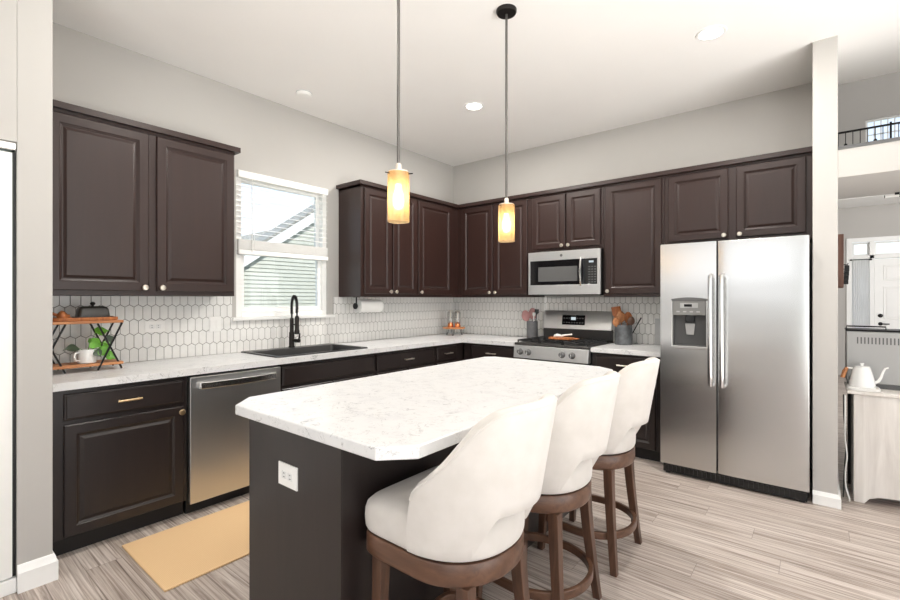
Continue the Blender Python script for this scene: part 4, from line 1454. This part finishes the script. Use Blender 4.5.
crock('dark grey utensil crock on the counter left of the range', 1.218, -0.150, 0.060, 0.190, 'crock')
crock('banded galvanised utensil crock on the counter right of the range', 2.200, -0.170, 0.080, 0.185, 'galv', True)
zb = CT + 0.024
gl = 'utensils in the dark crock'
X, Y = 1.218, -0.150
spoon('silicone_spoon', 'pink silicone spoon in the dark crock, leaning toward the window wall', 'utensil', (X - 0.02, Y, zb), (X - 0.085, Y - 0.02, zb + 0.285), 'pink', 'spoon', 0.046, gl, 'black_plastic')
spoon('silicone_spatula', 'pink silicone spoon standing upright behind the leaning pink one', 'utensil', (X + 0.002, Y + 0.02, zb), (X - 0.028, Y + 0.055, zb + 0.310), 'pink', 'spoon', 0.048, gl, 'black_plastic')
spoon('spatula', 'black utensil in the dark crock nearest the range', 'utensil', (X + 0.022, Y + 0.008, zb), (X + 0.050, Y + 0.012, zb + 0.300), 'black_plastic', 'spatula', 0.022, gl)
spoon('spatula', 'white handled utensil in the dark crock beside the black one', 'utensil', (X + 0.015, Y - 0.025, zb), (X + 0.046, Y - 0.045, zb + 0.265), 'white_plastic', 'spatula', 0.016, gl)
X, Y = 2.200, -0.170
gr_ = 'wooden utensils in the galvanised crock'
spoon('wooden_spatula', 'broad square ended wooden spatula leaning left in the galvanised crock', 'utensil', (X - 0.02, Y + 0.02, zb), (X - 0.085, Y + 0.03, zb + 0.335), 'teak', 'spatula', 0.044, gr_)
spoon('wooden_spoon', 'wooden spoon in the galvanised crock just right of the square spatula', 'utensil', (X - 0.006, Y + 0.0, zb), (X - 0.030, Y - 0.005, zb + 0.295), 'acacia', 'spoon', 0.042, gr_)
spoon('wooden_spoon', 'wooden spoon in the middle of the galvanised crock', 'utensil', (X + 0.010, Y + 0.022, zb), (X + 0.028, Y + 0.055, zb + 0.285), 'teak', 'spoon', 0.040, gr_)
spoon('wooden_spoon', 'dark red brown wooden spoon leaning right in the galvanised crock', 'utensil', (X + 0.026, Y - 0.010, zb), (X + 0.085, Y - 0.020, zb + 0.245), 'walnut', 'spoon', 0.034, gr_)
spoon('wooden_spoon', 'short pale wooden utensil at the front of the galvanised crock', 'utensil', (X - 0.022, Y - 0.028, zb), (X - 0.050, Y - 0.085, zb + 0.235), 'acacia', 'spoon', 0.034, gr_)
spoon('metal_skewer', 'thin dark metal utensil leaning far right out of the galvanised crock', 'utensil', (X + 0.03, Y + 0.025, zb), (X + 0.155, Y + 0.03, zb + 0.235), 'black_metal', 'spatula', 0.006, gr_)

# cutting board on the range
cb = thing('cutting_board', 'oval wooden board lying on the range grates', 'board', (1.655, -0.36, 0.9465), R(8))
rings = []
bo = []
for i in range(36):
    a = 2 * pi * i / 36
    bo.append((0.125 * math.copysign(abs(cos(a)) ** 0.7, cos(a)), 0.085 * math.copysign(abs(sin(a)) ** 0.7, sin(a))))
MB().prism(bo, 0.0, 0.018).build('board', 'teak', cb, 0.004)
MB().box(0.118, -0.022, 0.002, 0.175, 0.022, 0.017).build('handle', 'teak', cb, 0.006)
gb = thing('spoon_rest', 'small white ceramic spoon rest lying on the oval board', 'spoon rest', (1.635, -0.365, 0.9652), R(25))
MB().loft([[Vector((x, w * cos(a), max(0.0, w * 0.55 + w * 0.6 * sin(a)))) for a in [2 * pi * i / 14 for i in range(14)]] for x, w in ((-0.055, 0.008), (-0.045, 0.024), (-0.02, 0.032), (0.01, 0.026), (0.03, 0.016), (0.036, 0.006))]).build('bowl', 'white_ceramic', gb, ang=60)
MB().tube([(0.025, 0, 0.014), (0.06, 0.002, 0.022), (0.10, 0.004, 0.026), (0.125, 0.004, 0.030)], [0.012, 0.010, 0.008, 0.009], 10).build('handle', 'white_ceramic', gb)
tag(MB().box(0, 0, 0, 0.110, 0.012, 0.245).build('cutting_board', 'grey_board', None, 0.004, loc=(2.440, -0.034, CT + 0.0012), rot=(R(-4), 0, 0)), 'pale grey board leaning on the tile next to the refrigerator', 'board')

# ------------------------------------------------------------------ coffee corner beyond the stub wall
cc = thing('coffee_cabinet', 'whitewashed wooden cabinet with arched base beyond the stub wall', 'cabinet', (3.80, -0.52, 0))
CH = 0.735
CW = 1.25
box('top', (-0.012, -0.015, CH - 0.022, CW, 0.42, CH), 'whitewash', cc, 0.004)
fp = [(0.022, 0.0), (0.075, 0.0), (0.10, 0.035), (0.15, 0.055), (0.22, 0.062), (CW - 0.22, 0.062), (CW - 0.15, 0.055), (CW - 0.10, 0.035), (CW - 0.075, 0.0), (CW - 0.02, 0.0), (CW - 0.02, CH - 0.022), (0.022, CH - 0.022)]
MB().prism(fp, 0.0, 0.018, 'y').build('front', 'whitewash', cc, 0.002)
box('side', (0.022, 0.018, 0.0, 0.040, 0.40, CH - 0.022), 'whitewash', cc)
box('side', (CW - 0.038, 0.018, 0.0, CW - 0.02, 0.40, CH - 0.022), 'whitewash', cc)
box('base_shelf', (0.04, 0.018, 0.066, CW - 0.038, 0.39, 0.084), 'acacia', cc)
box('back_leg', (0.004, 0.36, 0.0, 0.0215, 0.40, CH - 0.022), 'toe', cc)

em = thing('coffee_machine', 'large grey metal coffee machine with a row of vent slots on the whitewashed cabinet', 'coffee machine', (3.792, -0.33, CH))
mb_ = MB().box(0.0, 0.0, 0.030, 0.62, 0.22, 0.385)
mbo = mb_.build('housing', 'grey_machine', em, 0.006)
box('vent_recess', (0.050, -0.0006, 0.285, 0.30, 0.002, 0.286), 'grey_machine', em)
for k in range(17):
    MB().box(0.055 + k * 0.0185, -0.0015, 0.300, 0.062 + k * 0.0185, 0.003, 0.345).build('vent_slot', 'slot', mbo)
box('top_tray', (-0.004, -0.006, 0.386, 0.63, 0.225, 0.398), 'black_metal', em, 0.003)
MB().tube([(0.0, -0.004, 0.400), (0.0, -0.004, 0.420), (0.20, -0.004, 0.420), (0.20, -0.004, 0.400)], 0.005, 8).build('cup_rail', 'black_metal', em)
box('base_plate', (0.01, 0.0, 0.0, 0.62, 0.215, 0.029), 'slot', em)

ks = thing('electric_hot_plate', 'white electric hot plate under the white gooseneck kettle', 'hot plate', (3.872, -0.43, CH))
MB().loft([rr(-0.078, 0.082, -0.075, 0.075, 0.03, 0.0), rr(-0.082, 0.086, -0.079, 0.079, 0.034, 0.006), rr(-0.082, 0.086, -0.079, 0.079, 0.034, 0.014), rr(-0.074, 0.078, -0.070, 0.070, 0.03, 0.020)]).build('base', 'white_plastic', ks)
MB().lathe([(0.007, 0.020), (0.007, 0.024), (0.004, 0.025)], 0.066, -0.062, 14).build('dial', 'nickel', ks)
kt = thing('kettle', 'white gooseneck kettle with wooden handle on the whitewashed cabinet', 'kettle', (3.868, -0.43, CH + 0.0205))
MB().lathe([(0.066, 0.0), (0.070, 0.006), (0.069, 0.018), (0.058, 0.070), (0.046, 0.115), (0.043, 0.128), (0.041, 0.130)], seg=36).build('body', 'white_ceramic', kt)
ldk = MB().lathe([(0.041, 0.131), (0.040, 0.136), (0.022, 0.139)], seg=28).build('lid', 'white_ceramic', kt)
MB().lathe([(0.008, 0.138), (0.008, 0.148), (0.012, 0.151), (0.011, 0.157), (0.003, 0.158)], seg=16).build('knob', 'white_ceramic', ldk)
MB().tube([(0.062, 0, 0.030), (0.082, 0, 0.042), (0.094, 0, 0.070), (0.103, 0, 0.105), (0.113, 0, 0.130), (0.130, 0, 0.136)], [0.011, 0.009, 0.0075, 0.0065, 0.006, 0.0055], 12).build('spout', 'white_ceramic', kt)
hk = MB().tube([(-0.048, 0, 0.118), (-0.070, 0, 0.120), (-0.080, 0, 0.112)], 0.007, 10).build('handle_arm', 'white_ceramic', kt)
MB().tube([(-0.076, 0, 0.122), (-0.088, 0, 0.095), (-0.100, 0, 0.050)], [0.010, 0.013, 0.012], 12).build('wooden_grip', 'acacia', hk)
# cords hanging in the gap
def cord(label, pts, mat, r):
    o = MB().tube(pts, r, 8).build('power_cord', mat, None)
    return tag(o, label, 'cord')
def smooth_path(p, n=8):
    P = [Vector(q) for q in p]
    out = []
    for i in range(len(P) - 1):
        p0, p1, p2, p3 = P[max(0, i - 1)], P[i], P[i + 1], P[min(len(P) - 1, i + 2)]
        for k in range(n):
            t = k / n
            out.append(0.5 * ((2 * p1) + (-p0 + p2) * t + (2 * p0 - 5 * p1 + 4 * p2 - p3) * t * t + (-p0 + 3 * p1 - 3 * p2 + p3) * t ** 3))
    out.append(P[-1])
    return out
cord('white power cord hanging between stub wall and whitewashed cabinet', smooth_path([(3.779, -0.54, 0.70), (3.778, -0.55, 0.60), (3.778, -0.545, 0.42), (3.788, -0.55, 0.30), (3.780, -0.54, 0.20), (3.782, -0.55, 0.10), (3.798, -0.56, 0.03), (3.800, -0.55, 0.006)]), 'cord_white', 0.0042)
cord('black power cord hanging beside the white cord at the whitewashed cabinet', smooth_path([(3.772, -0.50, 0.70), (3.774, -0.50, 0.55), (3.784, -0.50, 0.42), (3.782, -0.505, 0.30), (3.775, -0.50, 0.15), (3.770, -0.50, 0.006)]), 'black_plastic', 0.0042)

# key rack on the hall wall
kr = thing('key_rack', 'brown wooden key rack with hanging black keys on the hall wall', 'rack', (FX1, 0.72, 1.44))
box('backboard', (0.001, -0.14, 0.0, 0.066, 0.14, 0.46), 'brown_board', kr, 0.003)
for k in range(4):
    y = -0.10 + k * 0.065
    z = 0.20 - k * 0.035
    hk = MB().tube([(0.066, y, z), (0.092, y, z - 0.004), (0.096, y, z + 0.012)], 0.004, 8).build('hook', 'black_metal', kr)
    MB().box(0.072, y - 0.016, z - 0.060, 0.104, y + 0.016, z - 0.008).build('hanging_key', 'black_plastic', hk, 0.004)
outlet('white switch plate on the hall wall under the key rack', (FX1 + 0.0001, 0.62, 1.33), R(90), 0.075, 0.115, True, 1, True)

# ------------------------------------------------------------------ foyer front door, sidelight, transom, window, railing
def wframe(m, x0, x1, z0, z1, w, y0, y1):
    return m.box(x0, y0, z0, x0 + w, y1, z1).box(x1 - w, y0, z0, x1, y1, z1).box(x0 + w, y0, z0, x1 - w, y1, z0 + w).box(x0 + w, y0, z1 - w, x1 - w, y1, z1)
t2 = MB()
t2.box(4.00, 6.075, 0, 4.075, 6.10, 2.39).box(5.69, 6.075, 0, 5.765, 6.10, 2.39).box(4.00, 6.07, 2.33, 5.765, 6.10, 2.405)
t2.box(4.30, 6.08, 0, 4.36, 6.20, 2.34).box(5.28, 6.08, 0, 5.34, 6.20, 2.34).box(4.04, 6.08, 2.04, 5.72, 6.20, 2.10)
struct(t2.build('trim_2', 'white_trim', None, 0.003))
d2 = bpy.data.objects.new('door_2', None)
COL.objects.link(d2)
d2.location = (4.365, 6.16, 0)
struct(d2)
box('slab', (0.0, -0.03, 0.01, 0.91, 0.015, 2.032), 'white_trim', d2, 0.003)
for px in (0.11, 0.50):
    for pz0, pz1 in ((0.22, 0.85), (1.0, 1.55), (1.66, 1.92)):
        prof = [(0, 0), (0.008, 0.008), (0.03, 0.002), (0.045, 0.007)]
        rings = [[Vector((px + i, -0.03 - d, pz0 + i)), Vector((px + 0.30 - i, -0.03 - d, pz0 + i)), Vector((px + 0.30 - i, -0.03 - d, pz1 - i)), Vector((px + i, -0.03 - d, pz1 - i))] for i, d in prof]
        MB().loft(rings).build('raised_panel', 'white_trim', d2, ang=14)
MB().lathe([(0.032, 0), (0.032, 0.012), (0.024, 0.018), (0.003, 0.019)], seg=20, M4=Matrix.Translation((0.075, -0.03, 1.06)) @ Matrix.Rotation(R(90), 4, 'X')).build('deadbolt', 'black_metal', d2)
MB().lathe([(0.030, 0), (0.030, 0.012), (0.010, 0.016), (0.010, 0.04)], seg=20, M4=Matrix.Translation((0.075, -0.03, 0.92)) @ Matrix.Rotation(R(90), 4, 'X')).box(0.070, -0.078, 0.910, 0.185, -0.066, 0.930).build('lever', 'black_metal', d2, 0.002)
def lite(name, x0, x1, z0, z1, bars=(), hbars=()):
    w = bpy.data.objects.new(name, None)
    COL.objects.link(w)
    w.location = (x0, 6.17, z0)
    struct(w)
    m = wframe(MB(), 0, x1 - x0, 0, z1 - z0, 0.03, -0.02, 0.02)
    for b in bars: m.box(b - x0 - 0.008, -0.012, 0.03, b - x0 + 0.008, 0.012, z1 - z0 - 0.03)
    for b in hbars: m.box(0.03, -0.012, b - z0 - 0.008, x1 - x0 - 0.03, 0.012, b - z0 + 0.008)
    m.build('window_frame', 'white_trim', w)
    box('pane', (0.03, -0.003, 0.03, x1 - x0 - 0.03, 0.003, z1 - z0 - 0.03), 'glass', w)
    return w
lite('window_2', 4.075, 4.30, 0.05, 2.04)
lite('window_3', 4.075, 4.30, 2.10, 2.33)
lite('window_3', 4.36, 5.28, 2.10, 2.33)
lite('window_2', 5.34, 5.69, 0.05, 2.04)
lite('window_4', UW[0], UW[1], UW[2], UW[3], bars=[UW[0] + 0.085 * k + 0.03 for k in range(1, 15)], hbars=[4.18])
ct = thing('sheer_curtain', 'sheer white curtain on a dark rod over the sidelight', 'curtain', (4.187, 6.06, 0.1))
MB().cyl((-0.125, 0, 1.925), (0.125, 0, 1.925), 0.006, 8).sphere((-0.128, 0, 1.925), 0.016).sphere((0.128, 0, 1.925), 0.016).build('rod', 'black_metal', ct)
rings = []
for k in range(41):
    x = -0.105 + 0.21 * k / 40
    yy = 0.006 * sin(k * 1.35)
    rings.append([Vector((x, yy - 0.001, 0.0)), Vector((x, yy + 0.001, 0.0)), Vector((x, yy * 0.6 + 0.001, 1.93)), Vector((x, yy * 0.6 - 0.001, 1.93))])
MB().loft(rings).build('cloth', 'curtain', ct, ang=70)

rl = thing('landing_railing', 'black iron railing of the upstairs landing above the beam', 'railing', (3.74, 5.2, 3.1))
MB().box(0.0, -0.02, 0.93, 3.26, 0.02, 0.955).build('hand_rail', 'black_metal', rl, 0.004)
MB().box(0.0, -0.012, 0.10, 3.26, 0.012, 0.118).build('bottom_rail', 'black_metal', rl)
for k in range(36):
    x = 0.045 + k * 0.088
    b = MB().cyl((x, 0, 0.0), (x, 0, 0.93 if k % 8 else 0.98), 0.0055 if k % 8 else 0.013, 8)
    if k % 4 == 2:
        b.sphere((x, 0, 0.72), 0.026, 1, 1, 1.5, 10, 8)
    b.build('baluster', 'black_metal', rl)
fx = thing('ceiling_fixture', 'small white and black light fixture at the rear edge of the beam', 'fixture', (4.085, 0.085, 2.122))
box('mount', (-0.012, -0.012, -0.016, 0.012, 0.012, -0.0002), 'black_metal', fx)
MB().cyl((-0.065, 0, -0.022), (0.06, 0, -0.022), 0.010, 12).build('tube', 'white_plastic', fx)
MB().cyl((-0.068, 0, -0.022), (-0.0645, 0, -0.022), 0.011, 12).cyl((0.012, 0, -0.022), (0.075, 0, -0.022), 0.0125, 12).build('end_cap', 'black_metal', fx)
